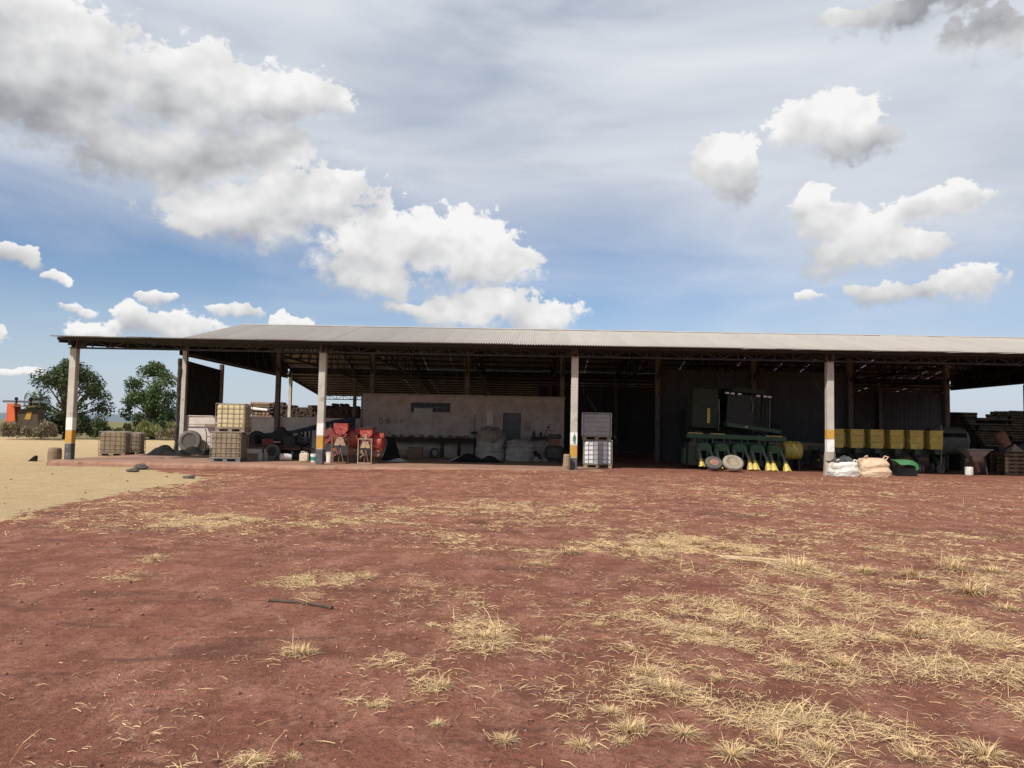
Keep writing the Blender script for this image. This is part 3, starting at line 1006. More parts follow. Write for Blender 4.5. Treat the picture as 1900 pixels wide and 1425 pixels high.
# ------------------------------------------------------------------ walls inside
lw = thing('low_wall', 'low whitewashed wall between the left corner post and the storeroom', 'wall', (-13.7, 41.2, 0))
def lump_wall(x0, x1, z1, nx, nz, y):
    m_ = MB()
    def fn(u, v):
        x = x0 + (x1 - x0) * u
        z = z1 * v
        return (x, y + 0.03 * (float(fbm(np.array([x * 2.0]), np.array([z * 2.5]), 8)[0]) - .45), z)
    m_.grid(fn, nx, nz)
    return m_
wf = lump_wall(-4.9, 4.92, 1.97, 70, 14, -.1)
wf.box((0.0, 0.08, 0.985), (9.82, .28, 1.95))
wf.build('wall', m_plastw, lw, smooth=False)
MB().box((0, 0.06, 1.985), (9.86, .40, .045)).build('coping', m_plastw, lw)
for z in (1.52,):
    MB().beam((-5.1, -.22, z - .01), (-2.4, -.20, z), .05, .03).build('rail', m_rust, lw)
MB().box((-2.6, -.26, 1.47), (2.2, .14, .17)).build('plank', m_wood, lw)

room = thing('storeroom', 'stained plaster storeroom with narrow window and grey door inside the shed', 'storeroom', (-3.3, 40.8, 0))
rw = MB()
rx0, rx1, rz = -5.45, 5.45, 3.28
wx0, wx1, wz0, wz1 = -2.86, -0.70, 2.42, 2.94
dx0, dx1, dz1 = 2.16, 3.11, 2.46
# front face around the openings: piers, lintels and sills butted end to end
t = .16
def pier(a, b, c, d):
    rw.box(((a + b) / 2, t / 2, (c + d) / 2), (b - a, t, d - c))
pier(rx0, wx0, 0, rz); pier(wx0, wx1, 0, wz0); pier(wx0, wx1, wz1, rz); pier(wx1, dx0, 0, rz)
pier(dx0, dx1, dz1, rz); pier(dx1, rx1, 0, rz)
rw.box((rx0 + .08, t + 2.4, rz / 2), (.16, 4.8, rz)); rw.box((rx1 - .08, t + 2.4, rz / 2), (.16, 4.8, rz))
rw.box((0, t + 4.88, rz / 2), (10.9, .16, rz))
rw.build('wall', m_plast, room)
MB().box((0, 2.5, rz + .05), (11.0, 5.2, .1)).build('ceiling_slab', m_concd, room)
dr = MB()
dr.box(((dx0 + dx1) / 2, .09, dz1 / 2), (dx1 - dx0 - .06, .04, dz1 - .03))
dro = dr.build('door', m_door, room)
for k in range(22):
    MB().box(((dx0 + dx1) / 2, .062, .2 + k * .1), (dx1 - dx0 - .2, .016, .05)).build('door_slat', m_door, dro)
fr = MB()
for x in (dx0 + .015, dx1 - .015):
    fr.box((x, .06, dz1 / 2), (.03, .14, dz1))
fr.box(((dx0 + dx1) / 2, .06, dz1 - .012), (dx1 - dx0 - .06, .14, .024))
fr.build('door_frame', m_steel, dro)
MB().box((dx0 + .12, .045, 1.05), (.05, .05, .16)).build('handle', m_galv, dro)
wn = MB().box(((wx0 + wx1) / 2, .12, (wz0 + wz1) / 2), (wx1 - wx0, .02, wz1 - wz0)).build('window', m_glass, room)
wfm = MB()
for k in range(7):
    x = wx0 + .02 + (wx1 - wx0 - .04) * k / 6
    wfm.box((x, .09, (wz0 + wz1) / 2), (.03, .04, wz1 - wz0))
for z in (wz0 + .015, (wz0 + wz1) / 2, wz1 - .015):
    wfm.box(((wx0 + wx1) / 2, .062, z), (wx1 - wx0, .02, .028))
wfm.build('window_frame', m_blue, wn)
MB().box((-2.17, -.03, 2.315), (1.0, .03, .62)).build('notice_board', m_board, room)
MB().box((3.44, -.05, 1.72), (.29, .1, .44)).build('meter_box', m_galvd, room)
MB().box((1.44, -.02, 2.15), (.32, .04, .78)).build('wall_panel', m_plastw, room)
MB().tube([(.62, -.03, .9), (.62, -.03, 2.35)], .02, 6).build('conduit', m_mgrey, room)
MB().box((.7, -.06, 1.35), (.5, .12, .14)).build('wall_bracket', m_steel, room)
MB().box((-5.52, .03, 1.65), (.1, .1, 3.2)).build('corner_pipe', m_galvd, room)
# hand-painted letters on the wall
ink = MB()
ox, oz = -4.54, 1.73
def stroke(pts, w=.022):
    for a, b in zip(pts[:-1], pts[1:]):
        ink.beam((ox + a[0], -.003, oz + a[1]), (ox + b[0], -.003, oz + b[1]), .012, w, up=(0, 0, 1))
stroke([(.09 + .085 * math.cos(a), .15 + .17 * math.sin(a)) for a in np.linspace(0, 6.283, 15)], .035)
stroke([(.31, .26), (.36, .29), (.36, .12)])
stroke([(.43, .27), (.43, .03), (.50, .06), (.51, .14), (.44, .16), (.50, .19), (.50, .26), (.43, .27)])
stroke([(.57, .17), (.60, .08), (.64, .17)]); stroke([(.67, .08), (.70, .09)]); stroke([(.72, .13), (.78, .12)])
stroke([(.96, .30), (.90, .28), (.86, .2), (.88, .1), (.97, .09)])
stroke([(1.03, .24), (1.04, .12)])
stroke([(1.18 + .045 * math.cos(a), .18 + .07 * math.sin(a)) for a in np.linspace(0, 6.283, 11)], .03)
stroke([(1.24, .30), (1.21, .37)])
ink.build('painted_letters', m_ink, room)

# ------------------------------------------------------------------ intermediate bulk containers
BARC = {}


def bar_mesh(L, r, m):
    k = (round(L, 3), r, m.name)
    if k not in BARC:
        b = MB().tube([(-L / 2, 0, 0), (L / 2, 0, 0)], r, 6)
        me = bpy.data.meshes.new('cage_bar')
        me.from_pydata(b.v, [], b.f)
        me.materials.append(m)
        BARC[k] = me
    return BARC[k]


def tote(label, x, y, z, rz, W=1.3, D=1.1, H=1.28, tank=None, cage=None, nv=6, nh=5, wood=True, strip=None, group='bulk liquid totes', bulge=0.0, seed=1):
    o = thing('liquid_tote', label, 'tote', (x, y, z), rz, group)
    pm_ = m_wood if wood else m_mgrey
    ph = 0.15
    # pallet
    pl = MB()
    pl.box((0, 0, ph - .012), (W, D, .022))
    po = pl.build('pallet', pm_, o)
    for bx in (-1, 0, 1):
        for by in (-1, 0, 1):
            MB().box((bx * (W / 2 - .09), by * (D / 2 - .07), .068), (.16, .13, .09)).build('pallet_block', pm_, po)
    for by in (-1, 0, 1):
        MB().box((0, by * (D / 2 - .07), .011), (W, .13, .021)).build('pallet_board', pm_, po)
    # tank: rounded box with bulges between the bars
    w, d, h0, h1 = W - .05, D - .05, ph + .015, H - .03
    def fn(u, v):
        an = 2 * math.pi * u + .01
        cx, sy = math.cos(an), math.sin(an)
        k = 0.16
        px = math.copysign(abs(cx) ** k, cx) * w / 2
        py = math.copysign(abs(sy) ** k, sy) * d / 2
        zz = v
        e = 1.0
        if v < .06:
            e = .93 + .07 * math.sin(v / .06 * math.pi / 2)
        if v > .92:
            e = 1 - .10 * ((v - .92) / .08) ** 2
        rib = 1 + .008 * math.sin(px / w * 2 * math.pi * nv * .5 + 1) + bulge * (abs(math.sin(v * math.pi * nh)) - .5)
        return (px * e * rib, py * e * rib, h0 + (h1 - h0) * zz)
    tk = MB()
    tk.grid(fn, 64, 26, closed_u=True)
    n0 = len(tk.v) - 64
    tk.f.append(tuple(range(n0, n0 + 64)))
    tk.f.append(tuple(range(63, -1, -1)))
    to = tk.build('tank', tank, o, smooth=False)
    MB().lathe([(.12, h1 - .01), (.12, h1 + .03), (.09, h1 + .045)], 14).build('lid', m_black, to)
    if strip:
        MB().box((0, -d / 2 - .012, (h0 + h1) / 2 - .03), (W * .34, .012, (h1 - h0) * .94)).build('grey_strip', strip, to)
    # cage
    cg = MB()
    for sx in (-1, 1):
        for sy_ in (-1, 1):
            cg.tube([(sx * W / 2, sy_ * D / 2, ph + .02), (sx * W / 2, sy_ * D / 2, H)], .014, 6)
    for zz in (ph + .02, H):
        cg.tube([(-W / 2, -D / 2, zz), (W / 2, -D / 2, zz), (W / 2, D / 2, zz), (-W / 2, D / 2, zz), (-W / 2, -D / 2, zz)], .017, 6)
    co = cg.build('cage', cage, o)
    r = .010
    for k in range(1, nh):
        zz = ph + .02 + (H - ph - .02) * k / nh
        for sy_ in (-1, 1):
            link('cage_bar', bar_mesh(W, r, cage), co, (0, sy_ * D / 2, zz))
        for sx in (-1, 1):
            link('cage_bar', bar_mesh(D, r, cage), co, (sx * W / 2, 0, zz), (0, 0, math.pi / 2))
    hh = H - ph - .02
    for k in range(1, nv):
        xx = -W / 2 + W * k / nv
        for sy_ in (-1, 1):
            link('cage_bar', bar_mesh(hh, r, cage), co, (xx, sy_ * (D / 2 + .006), ph + .02 + hh / 2), (0, math.pi / 2, 0))
    for k in range(1, nv - 1):
        yy = -D / 2 + D * k / (nv - 1)
        for sx in (-1, 1):
            link('cage_bar', bar_mesh(hh, r, cage), co, (sx * (W / 2 + .006), yy, ph + .02 + hh / 2), (0, math.pi / 2, 0))
    return o


tote('stained brown tote on the pale ground right of the leftmost post', -21.55, 39.6, float(zbase(-21.5, 39.6)), R(12), 1.28, 1.1, 1.28, m_brown, m_galvd, 5, 5)
tote('dark tote tucked behind the brown tote near the leftmost post', -21.6, 41.3, float(zbase(-21.6, 41.3)), R(12), 1.2, 1.05, 1.22, mat('dark_stained_tank', (.20, .14, .09), (.26, .19, .12), 2, .6), m_galvd, 5, 5)
tote('lower brown ribbed tote of the stack standing on the slab edge', -12.45, 31.85, 0.0, R(4), 1.24, 1.08, 1.24, m_brown, m_galvd, 6, 5, wood=False)
tote('upper cream yellow tote stacked on the brown tote', -12.33, 31.9, 1.245, R(5), 1.20, 1.08, 1.18, m_cream, m_galvd, 5, 5, bulge=.012)
tote('lower white tote with grey centre strip beside the third post', 3.22, 33.15, -.002, R(-3), 1.22, 1.08, 1.19, m_white, m_galvd, 6, 5, strip=m_greyt)
tote('upper tote with shade grey in its colour, stacked on the white tote beside the third post', 3.17, 33.2, 1.195, R(-3), 1.24, 1.08, 1.17, m_greyt, m_galv, 7, 5)  # tank greyed to show roof shade, otherwise white like the lower one

# ------------------------------------------------------------------ wheels and tyres


def tyre_parts(parent, ro, w, c=(0, 0, 0), rot=None, tm=None, rm=None, hub=True, n=28, ri_f=.62, whole='tyre', rimname='rim'):
    ri = ro * ri_f
    prof = [(ri, -w * .42), (ri * 1.12, -w * .5), (ro * .90, -w * .5), (ro * .98, -w * .36), (ro, -w * .15), (ro, w * .15), (ro * .98, w * .36), (ro * .90, w * .5), (ri * 1.12, w * .5), (ri, w * .42), (ri * .98, 0), (ri, -w * .42)]
    t_ = MB().lathe(prof, n, c, rot=rot, caps=False).build(whole, tm or m_rubber, parent, smooth=True)
    if hub:
        pr = [(ri * 1.0, w * .40), (ri * .92, w * .40), (ri * .86, w * .18), (ri * .45, w * .12), (ri * .40, w * .26), (ri * .18, w * .26), (ri * .16, w * .10)]
        MB().lathe(pr, n, c, rot=rot, caps=True).build(rimname, rm or m_mgrey, parent)
    return t_


wh = thing('truck_wheel', 'big dusty truck wheel leaning on the sunlit low wall', 'wheel', (-18.0, 40.55, 0))
tyre_parts(wh, .60, .34, (0, 0, .60), (R(84), 0, R(8)), mat('greyed_rubber', (.115, .10, .09), (.155, .135, .12), 3, .95), mat('grey_rim', (.09, .08, .07), (.07, .06, .055), 4, .8))
hubm = MB(Matrix.Translation((0, 0, .60)) @ Euler((R(84), 0, R(8))).to_matrix().to_4x4())
hubm.lathe([(.13, .09), (.13, .125)], 14)
for a_ in range(6):
    hubm.lathe([(.045, .06), (.045, .10)], 8, (.23 * math.cos(a_ * 1.047), .20 * math.sin(a_ * 1.047), 0))
hubm.build('hub_hole', m_black, wh)
hr = MB(hubm.M).lathe([(.30, .07), (.30, .085), (.15, .10), (.15, .085)], 18, caps=False).build('hub_ring', mat('pale_hub', (.24, .21, .19), (.19, .165, .15), 4, .8), wh)
for i, (x, y, ro, tl, tm, rm, lb) in enumerate((
        (8.05, 32.2, .37, 40, mat('greyblue_rubber', (.075, .073, .072), (.11, .105, .10), 3, .9), mat('rust_rim', (.26, .12, .08), (.34, .18, .12), 4, .8), 'grey wheel with rusty rim leaning on the green harvester head'),
        (8.75, 31.8, .43, 42, m_rubdust, mat('tan_rim', (.30, .24, .17), (.22, .17, .12), 4, .85), 'larger dusty tan wheel leaning on the green harvester head'))):
    w_ = thing('spare_wheel', lb, 'wheel', (x, y, 0), 0, 'loose wheels by the harvester')
    zc = ro * math.sin(R(tl)) + .10 * math.cos(R(tl))
    tyre_parts(w_, ro, .2, (0, 0, zc), (R(tl), 0, 0), tm, rm, ri_f=.55)
    hm = MB(Matrix.Translation((0, 0, zc)) @ Euler((R(tl), 0, 0)).to_matrix().to_4x4())
    hm.lathe([(ro * .15, .03), (ro * .15, .075)], 12)
    hm.build('hub_hole', m_black, w_)
ty = thing('small_tyre', 'small dark tyre standing under the wall bench', 'tyre', (-4.75, 40.2, 0))
tyre_parts(ty, .26, .2, (0, 0, .26), (R(86), 0, R(20)))

# ------------------------------------------------------------------ left bay clutter
MBp = MB
so = tag(MB().lathe([(.20, -.05), (.25, .08), (.27, .3), (.265, .5), (.24, .63), (.2, .66), (.17, .6)], 18, sx=1.0).build('wooden_stump', mat('brown_clay', (.20, .13, .09), (.28, .19, .13), 3, .95, 0, .4, 14), loc=(-19.72, 31.55, float(zbase(-19.7, 31.5)))), 'rough brown drum shaped stump left of the leftmost post', 'stump')
tag(MB().prism([(-.17, 0), (.02, .2), (.12, .27), (.16, .22), (.15, 0)], -.12, .14).build('dark_chunk', m_black, loc=(-21.4, 32.7, float(zyard(-21.4, 32.7)) - .02), rot=(0, 0, .3)), 'black wedge shaped chunk lying on pale ground at far left', 'debris')
for i, (x, y, s, lb) in enumerate(((-14.55, 28.6, (.55, .3, .22), 'torn black rubber piece nearest the slab on pale ground'), (-14.1, 27.2, (.45, .25, .14), 'dark rubber scrap lying below the torn rubber piece'), (-10.6, 23.9, (.38, .3, .10), 'grey flat scrap at the tip of the pale ground'))):
    tag(MB().blob((0, 0, s[2] * .38), s, i + 3, .5, 14, 8, freq=2.6).build('rubber_scrap', m_rubber, loc=(x, y, float(zyard(x, y))), smooth=False), lb, 'scrap', 'dark scraps on the pale ground')


def heap(name, label, cat, x, y, z, s, m, seed=1, amp=.35, n=36, mm=18, rz=0, freq=1.8):
    return tag(MB().blob((0, 0, s[2] / 2 * .8), (s[0], s[1], s[2] * 1.1), seed, amp, n, mm, freq=freq).build(name, m, loc=(x, y, z), rot=(0, 0, rz)), label, cat)


def drape(name, label, cat, x, y, z, w, d, h, m, seed=1, rz=0, peaks=((0, 0, 1, .5),)):
    b = MB()
    n = 30
    def fn(u, v):
        a, c = u * 2 - 1, v * 2 - 1
        zz = 0
        for (px, py, ph, pr) in peaks:
            zz = max(zz, ph * math.exp(-((a - px) ** 2 + (c - py) ** 2) / pr ** 2))
        fall = max(0, 1 - max(abs(a), abs(c)) ** 6)
        nz = float(fbm(np.array([a * 3 + seed * 9.1]), np.array([c * 3]), seed, 4)[0]) - .45
        return (a * w / 2 * (1 + .15 * nz), c * d / 2 * (1 + .15 * nz), max(0.004, (zz * h + nz * h * .5 * (.3 + zz)) * fall) + .003)
    b.grid(fn, n, n)
    return tag(b.build(name, m, loc=(x, y, z), rot=(0, 0, rz)), label, cat)


drape('black_tarp', 'crumpled black tarp on the slab left of the tote stack', 'tarp', -17.3, 36.6, 0, 2.2, 1.4, .48, m_black, 2, 0, ((-.2, 0, 1, .55), (.5, .1, .55, .4)))
drape('black_sheet', 'low black plastic sheet lying before the big truck wheel', 'tarp', -16.2, 38.3, 0, 2.6, 1.2, .42, m_black, 5, .1, ((-.5, 0, .9, .4), (.3, 0, .7, .4)))
tag(MB().box((0, 0, .03), (2.2, .16, .06)).build('loose_plank', m_wood, loc=(-14.6, 33.0, 0), rot=(0, 0, .04)), 'pale plank lying on the slab by the tote stack', 'plank')
ht = thing('hand_truck', 'rusty hand truck standing behind the tote stack', 'hand truck', (-15.9, 38.3, 0), .1)
for s in (-1, 1):
    MB().tube([(s * .3, 0, .0), (s * .3, .15, .9), (s * .3, .02, 1.18), (s * .3, -.16, 1.3)], .022, 8).build('side_rail', m_rust, ht)
    tyre_parts(ht, .16, .09, (s * .38, .12, .16), (0, R(90), 0), n=14)
for z in (.3, .62, .9):
    MB().tube([(-.3, .05 + z * .11, z), (.3, .05 + z * .11, z)], .016, 6).build('crossbar', m_rust, ht)
MB().box((0, -.16, .02), (.6, .32, .015)).build('toe_plate', m_rust, ht)

tr = thing('farm_trailer', 'dark farm trailer with dusty tyre behind the cream tote', 'trailer', (-11.7, 34.9, 0))
MB().box((0, 0, .62), (3.0, 1.3, .10)).build('bed', m_steel, tr)
MB().beam((-1.5, -.5, .52), (1.5, -.5, .52), .08, .12).build('chassis_rail', m_rust, tr)
MB().beam((-1.5, .5, .52), (1.5, .5, .52), .08, .12).build('chassis_rail', m_rust, tr)
MB().beam((1.45, 0, .55), (2.6, -.3, .4), .08, .1).build('drawbar', m_rust, tr)
MB().tube([(.35, -.85, .36), (.35, .85, .36)], .045, 8).build('axle', m_steel, tr)
MB().box((.35, -.5, .45), (.1, .1, .18)).build('spring_hanger', m_steel, tr)
MB().box((.35, .5, .45), (.1, .1, .18)).build('spring_hanger', m_steel, tr)
for s in (-1, 1):
    wo = MB().lathe([(.05, -.1), (.05, .1)], 8, (.35, s * .8, .36), 'Y').build('hub', m_steel, tr)
    tyre_parts(wo, .36, .2, (.35, s * .82, .36), (R(90) * (1 if s < 0 else -1), 0, R(-14)), mat('trailer_rubber', (.12, .105, .09), (.17, .15, .125), 3, .95), m_steel)
MB().box((.0, -.3, .80), (.5, .5, .26)).build('red_box', mat('dark_red', (.16, .03, .03), (.2, .05, .045), 3, .7), tr)
MB().box((1.0, -.35, .87), (.5, .4, .40)).build('engine_block', m_steel, tr)
MB().box((.5, -.72, .80), (.32, .05, .05)).build('lamp_bar', m_galv, tr)
MB().box((-.95, -.2, .88), (.7, .6, .42)).build('crate', m_wooddark, tr)
drape('trailer_tarp', 'black tarpaulin heaped over the load of the farm trailer', 'tarp', -11.7, 35.4, .675, 3.2, 1.2, .75, m_dark, 9, 0, ((-.55, 0, .75, .5), (.2, .1, 1, .5), (.75, 0, .7, .3)))
bt = thing('blue_boom', 'long dark blue boom sloping up behind the transformer', 'boom', (-11.5, 39.6, 0))
MB().tube([(-2.4, 0, 1.05), (-.6, 0, 1.25), (1.4, 0, 1.75), (2.6, 0, 1.98)], [.05, .07, .11, .12], 8).build('boom_tube', m_bluetarp, bt)
MB().tube([(-1.0, -.1, 1.1), (1.2, -.1, 1.52), (2.5, -.1, 1.7)], .05, 8).build('boom_strut', m_bluetarp, bt)
for x, h in ((-2.2, 1.05), (.3, 1.42), (2.3, 1.88)):
    MB().beam((x, 0, 0), (x, 0, h), .08).build('stand_leg', m_steel, bt)
MB().prism([(1.2, 1.2), (1.4, 1.7), (2.6, 1.9), (2.6, 1.15)], .08, .14).build('cloth', m_bluetarp, bt)
tf = thing('transformer', 'blue grey finned transformer box beside the second post', 'transformer', (-10.45, 35.6, 0), R(-8))
MB().box((0, 0, .06), (.7, .5, .12)).build('skid', m_steel, tf)
MB().box((0, 0, .55), (.62, .52, .86)).build('tank', m_blue, tf)
MB().box((0, 0, 1.0), (.72, .6, .04)).build('lid', m_blue, tf)
for s in range(7):
    MB().box((-.27 + s * .09, -.33, .55), (.03, .14, .66)).build('cooling_fin', m_blue, tf)
for s in (-1, 0, 1):
    MB().lathe([(.04, 1.02), (.06, 1.06), (.035, 1.09), (.06, 1.13), (.035, 1.17), (.055, 1.21), (.02, 1.32)], 10, (s * .2, .05, 0)).build('insulator', m_black, tf)
MB().tube([(-.38, -.2, .3), (-.42, -.2, .55), (-.36, -.2, .75)], .04, 8).build('valve_pipe', m_mgrey, tf)
tag(MB().lathe([(.13, -.25), (.16, -.24), (.165, .22), (.13, .24), (.12, .1)], 14, (0, 0, .165), 'X').build('pale_drum', m_bagw, loc=(-10.5, 33.3, 0), rot=(0, 0, .5)), 'small pale drum lying on its side before the trailer', 'drum')
sg = drape('grey_sack', 'grey sack slumped behind the second post', 'sack', -9.35, 34.2, 0, .75, .6, .62, m_bagd, 4, 0, ((0, 0, 1, .8),))
tag(MB().lathe([(.10, 0), (.11, .05), (.11, .36), (.06, .44), (.035, .47), (.035, .52)], 12).build('bottle', m_greyt, loc=(-11.5, 32.9, 0)), 'taller grey bottle beside the tote stack', 'bottle', 'bottles by the tote stack')
tag(MB().lathe([(.09, 0), (.10, .05), (.10, .33), (.05, .40), (.03, .43), (.03, .46)], 12).build('bottle', m_bagd, loc=(-11.3, 33.0, 0)), 'shorter dusty bottle beside the dusty tyre', 'bottle', 'bottles by the tote stack')

jc = thing('jerrycan', 'stained cream jerrycan left of the second post', 'jerrycan', (-9.45, 32.5, 0), R(10))
MB().cbox((0, 0, .2), (.38, .3, .40), .05).build('body', mat('cream_plastic', (.66, .58, .44), (.52, .40, .26), 5, .6, col3=(.34, .24, .13), scale3=6), jc)
MB().lathe([(.05, .40), (.05, .45), (.03, .455)], 10, (.1, 0, 0)).build('cap', m_stone, jc)
MB().tube([(-.14, 0, .39), (-.12, 0, .455), (.0, 0, .455), (.03, 0, .39)], .018, 8).build('handle', m_bagw, jc)
def bucket(lb, x, y, r, h, m1, band=None):
    o = thing('bucket', lb, 'bucket', (x, y, 0), 0, 'buckets at the second post')
    MB().lathe([(r * .82, 0), (r * .86, .02), (r, h - .03), (r * 1.05, h - .03), (r * 1.05, h), (r * .95, h), (r * .78, .03)], 18, caps=False).build('body', m1, o)
    MB().lathe([(0.01, .028), (r * .80, .03)], 18, caps=False).build('bottom', m1, o)
    if band:
        MB().lathe([(r * .885, .08), (r * .965, h * .68)], 18, caps=False).build('label_band', band, o, loc=(0, 0, 0)).scale = (1.02, 1.02, 1)
    MB().tube([(math.cos(a) * r * 1.03, -.02, h * .9 - math.sin(a) * h * .35) for a in np.linspace(0, math.pi, 9)], .006, 6).build('handle', m_galv, o, loc=(0, -r * .0, 0))
    return o
bucket('white bucket with teal label touching the second post', -9.06, 32.6, .15, .36, m_pwhite, m_teal)
bucket('blotchy white bucket right of the second post', -8.33, 32.5, .18, .46, mat('blotchy_white', (.72, .68, .60), (.60, .52, .44), 5, .7, col3=(.40, .22, .14), scale3=5))

# ------------------------------------------------------------------ two red feed machines


def red_machine(label, x, y, rz, sc, chute_tilt, frame, lidbar):
    o = thing('feed_mill', label, 'feed mill', (x, y, 0), rz, 'red feed mills')
    def S_(p):
        return tuple(q * sc for q in p)
    hb_ = MB()
    # hopper: box front, rounded below
    prof = [(-.28, 1.62), (.28, 1.62), (.28, 1.36), (.2, 1.24), (.1, 1.18), (-.1, 1.18), (-.2, 1.24), (-.28, 1.36)]
    hb_.prism([(a * sc, b * sc) for a, b in prof], -.16 * sc, .4 * sc)
    ho = hb_.build('hopper', m_red, o)
    MB().box(S_((-.255, -.168, 1.48)), S_((.04, .02, .26))).build('hopper_rib', m_red, ho)
    MB().lathe([(.028 * sc, -.02), (.028 * sc, .02)], 10, S_((0, -.17, 1.40)), 'Y').build('shaft_hole', m_black, ho)
    MB().box(S_((0, -.175, 1.24)), S_((.09, .03, .26))).build('slide_gate', m_tan if lidbar else m_red, ho)
    # drum behind
    MB().lathe([(.02, -.2), (.38, -.2), (.42, -.12), (.42, .14), (.38, .22), (.02, .22)], 22, S_((.42, .55, .98)), 'X').build('drum', m_red, o)
    MB().box(S_((.62, .4, 1.30)), S_((.18, .2, .26))).build('spout', m_red, o)
    MB().lathe([(.16, -.16), (.19, 0), (.16, .16)], 14, S_((.42, .35, .47)), 'Y').build('motor', m_rust, o)
    # skirt shaped discharge chute
    c = MB()
    c.prism([(-.12 * sc, 1.06 * sc), (.12 * sc, 1.06 * sc), (.16 * sc, .9 * sc), (.24 * sc, .72 * sc), (.05 * sc, .72 * sc), (0, .77 * sc), (-.05 * sc, .72 * sc), (-.24 * sc, .72 * sc), (-.16 * sc, .9 * sc)], -.24 * sc, -.12 * sc)
    co = c.build('chute', m_tan, o)
    MB().lathe([(.02 * sc, -.02), (.02 * sc, .02)], 8, S_((0, -.245, .98)), 'Y').build('bolt', m_rust, co)
    MB().box(S_((0, .1, .95)), S_((.5, .42, .46))).build('mill_body', mat('dark_red_paint', (.14, .025, .022), (.2, .05, .04), 3, .7), o)
    if frame:
        for sx in (-1, 1):
            MB().beam(S_((sx * .31, -.3, 0)), S_((sx * .31, -.3, 1.12)), .035 * sc).build('frame_leg', m_tan, o)
            MB().beam(S_((sx * .31, .3, 0)), S_((sx * .31, .3, 1.0)), .05 * sc).build('frame_leg', m_rust, o)
        MB().beam(S_((-.33, -.3, 1.135)), S_((.33, -.3, 1.135)), .035 * sc).build('frame_bar', m_tan, o)
        MB().beam(S_((-.33, -.3, .04)), S_((.33, -.3, .04)), .05 * sc).build('frame_bar', m_tan, o)
        MB().beam(S_((.18, -.3, .86)), S_((.31, -.3, .86)), .03 * sc).build('frame_bar', m_tan, o)
        for sx in (-1, 1):
            MB().beam(S_((sx * .29, -.28, 1.1)), S_((sx * .27, 0, 1.2)), .03 * sc).build('frame_strut', m_rust, o)
    else:
        for sx, sy in ((1, -.3), (1, .4), (-1, .4), (-1, -.1)):
            MB().beam(S_((sx * .36, sy, 0)), S_((sx * .33, sy * .8, 1.1)), .05 * sc).build('frame_leg', m_rust, o)
        for sx in (-1, 1):
            MB().beam(S_((sx * .3, -.26, 1.17)), S_((sx * .08, -.24, 1.02)), .035 * sc).build('v_strut', m_red, o)
            MB().beam(S_((sx * .32, -.26, 1.17)), S_((sx * .08, -.2, 1.19)), .03 * sc).build('v_strut', m_red, o)
        for k in range(2):
            MB().beam(S_((-.76 + k * .10, -.1, .98 - k * .22)), S_((-.50 + k * .10, -.12, 1.16 - k * .22)), .04 * sc, .05 * sc).build('tray_edge', m_red, o)
        MB().box(S_((-.48, .12, 1.12)), S_((.5, .4, .5)), (0, R(-35), 0)).build('side_tray', mat('dark_red_paint', (.14, .025, .022), (.2, .05, .04), 3, .7), o)
    # belt arm and crank
    MB().tube([S_((-.2, -.22, .62)), S_((-.06, -.26, .42)), S_((-.22, -.28, .28))], .022 * sc, 8).build('crank_arm', m_red if not frame else m_tan, o)
    MB().lathe([(.03, -.02), (.09, -.02), (.09, .02), (.03, .02)], 14, S_((-.2, -.2, .55)), 'Y').build('pulley', m_rust, o)
    MB().beam(S_((0, -.15, .7)), S_((.16, -.2, .03)), .03 * sc).build('brace', m_rust, o)
    MB().beam(S_((.02, -.15, .7)), S_((-.05, -.2, .03)), .03 * sc).build('brace', m_rust, o)
    MB().box(S_((.0, .1, .02)), S_((.72, .7, .04))).build('base_plate', m_rust, o)
    if lidbar:
        MB().box(S_((0, .1, 1.645)), S_((.68, .66, .05))).build('hopper_lid', m_wooddark, o)
    return o


red_machine('red feed mill with a slanted side tray right of the second post', -7.85, 32.35, R(4), 1.05, 0, False, False)
red_machine('red feed mill in a tan tubular frame with dark hopper lid', -6.72, 32.25, R(-2), .93, 0, True, True)

# ------------------------------------------------------------------ things along the storeroom wall
drape('black_sack', 'black sack heaped right of the framed red mill', 'sack', -6.3, 36.1, 0, .95, .9, .95, m_black, 12, 0, ((0, 0, 1, .75),))
bench = thing('long_bench', 'long dark bench along the storeroom wall', 'bench', (-4.9, 40.3, 0))
MB().box((0, 0, 1.0), (4.9, .5, .12)).build('bench_top', m_wooddark, bench)
MB().box((0, -.2, .88), (4.7, .05, .12)).build('apron', m_wooddark, bench)
for x in (-2.3, .55, 1.45, 2.3):
    MB().box((x, 0, .47), (.14, .4, .94)).build('leg', m_wooddark, bench)
rb = random.Random(6)
for k in range(9):
    x = -7.0 + k * .5 + rb.uniform(-.1, .1)
    tag(MB().blob((0, 0, .05), (rb.uniform(.2, .4), .22, rb.uniform(.10, .2)), k, .4, 12, 7, freq=2.5).build('parts_lump', m_rust, loc=(x, 40.3, 1.062)), 'small dark machine part lying on the long bench', 'machine part', 'machine parts on the long bench')
tag(MB().box((0, 0, .28), (.72, .45, .56)).build('brown_box', mat('cardboard', (.20, .13, .09), (.15, .10, .07), 3, .9), loc=(-5.65, 39.5, 0), rot=(0, 0, .05)), 'brown box standing on the floor before the long bench', 'box')
tag(MB().box((0, 0, .26), (1.0, .3, .22)).build('brown_beam', m_wood, loc=(-6.55, 39.6, -.15 + .15)), 'brown timber block beside the black sack', 'timber')
drape('pale_rag', 'pale grey rag on the slab before the black sack', 'rag', -5.75, 34.75, 0, 1.1, .7, .16, m_cloth, 3, .2, ((0, 0, 1, .6),))
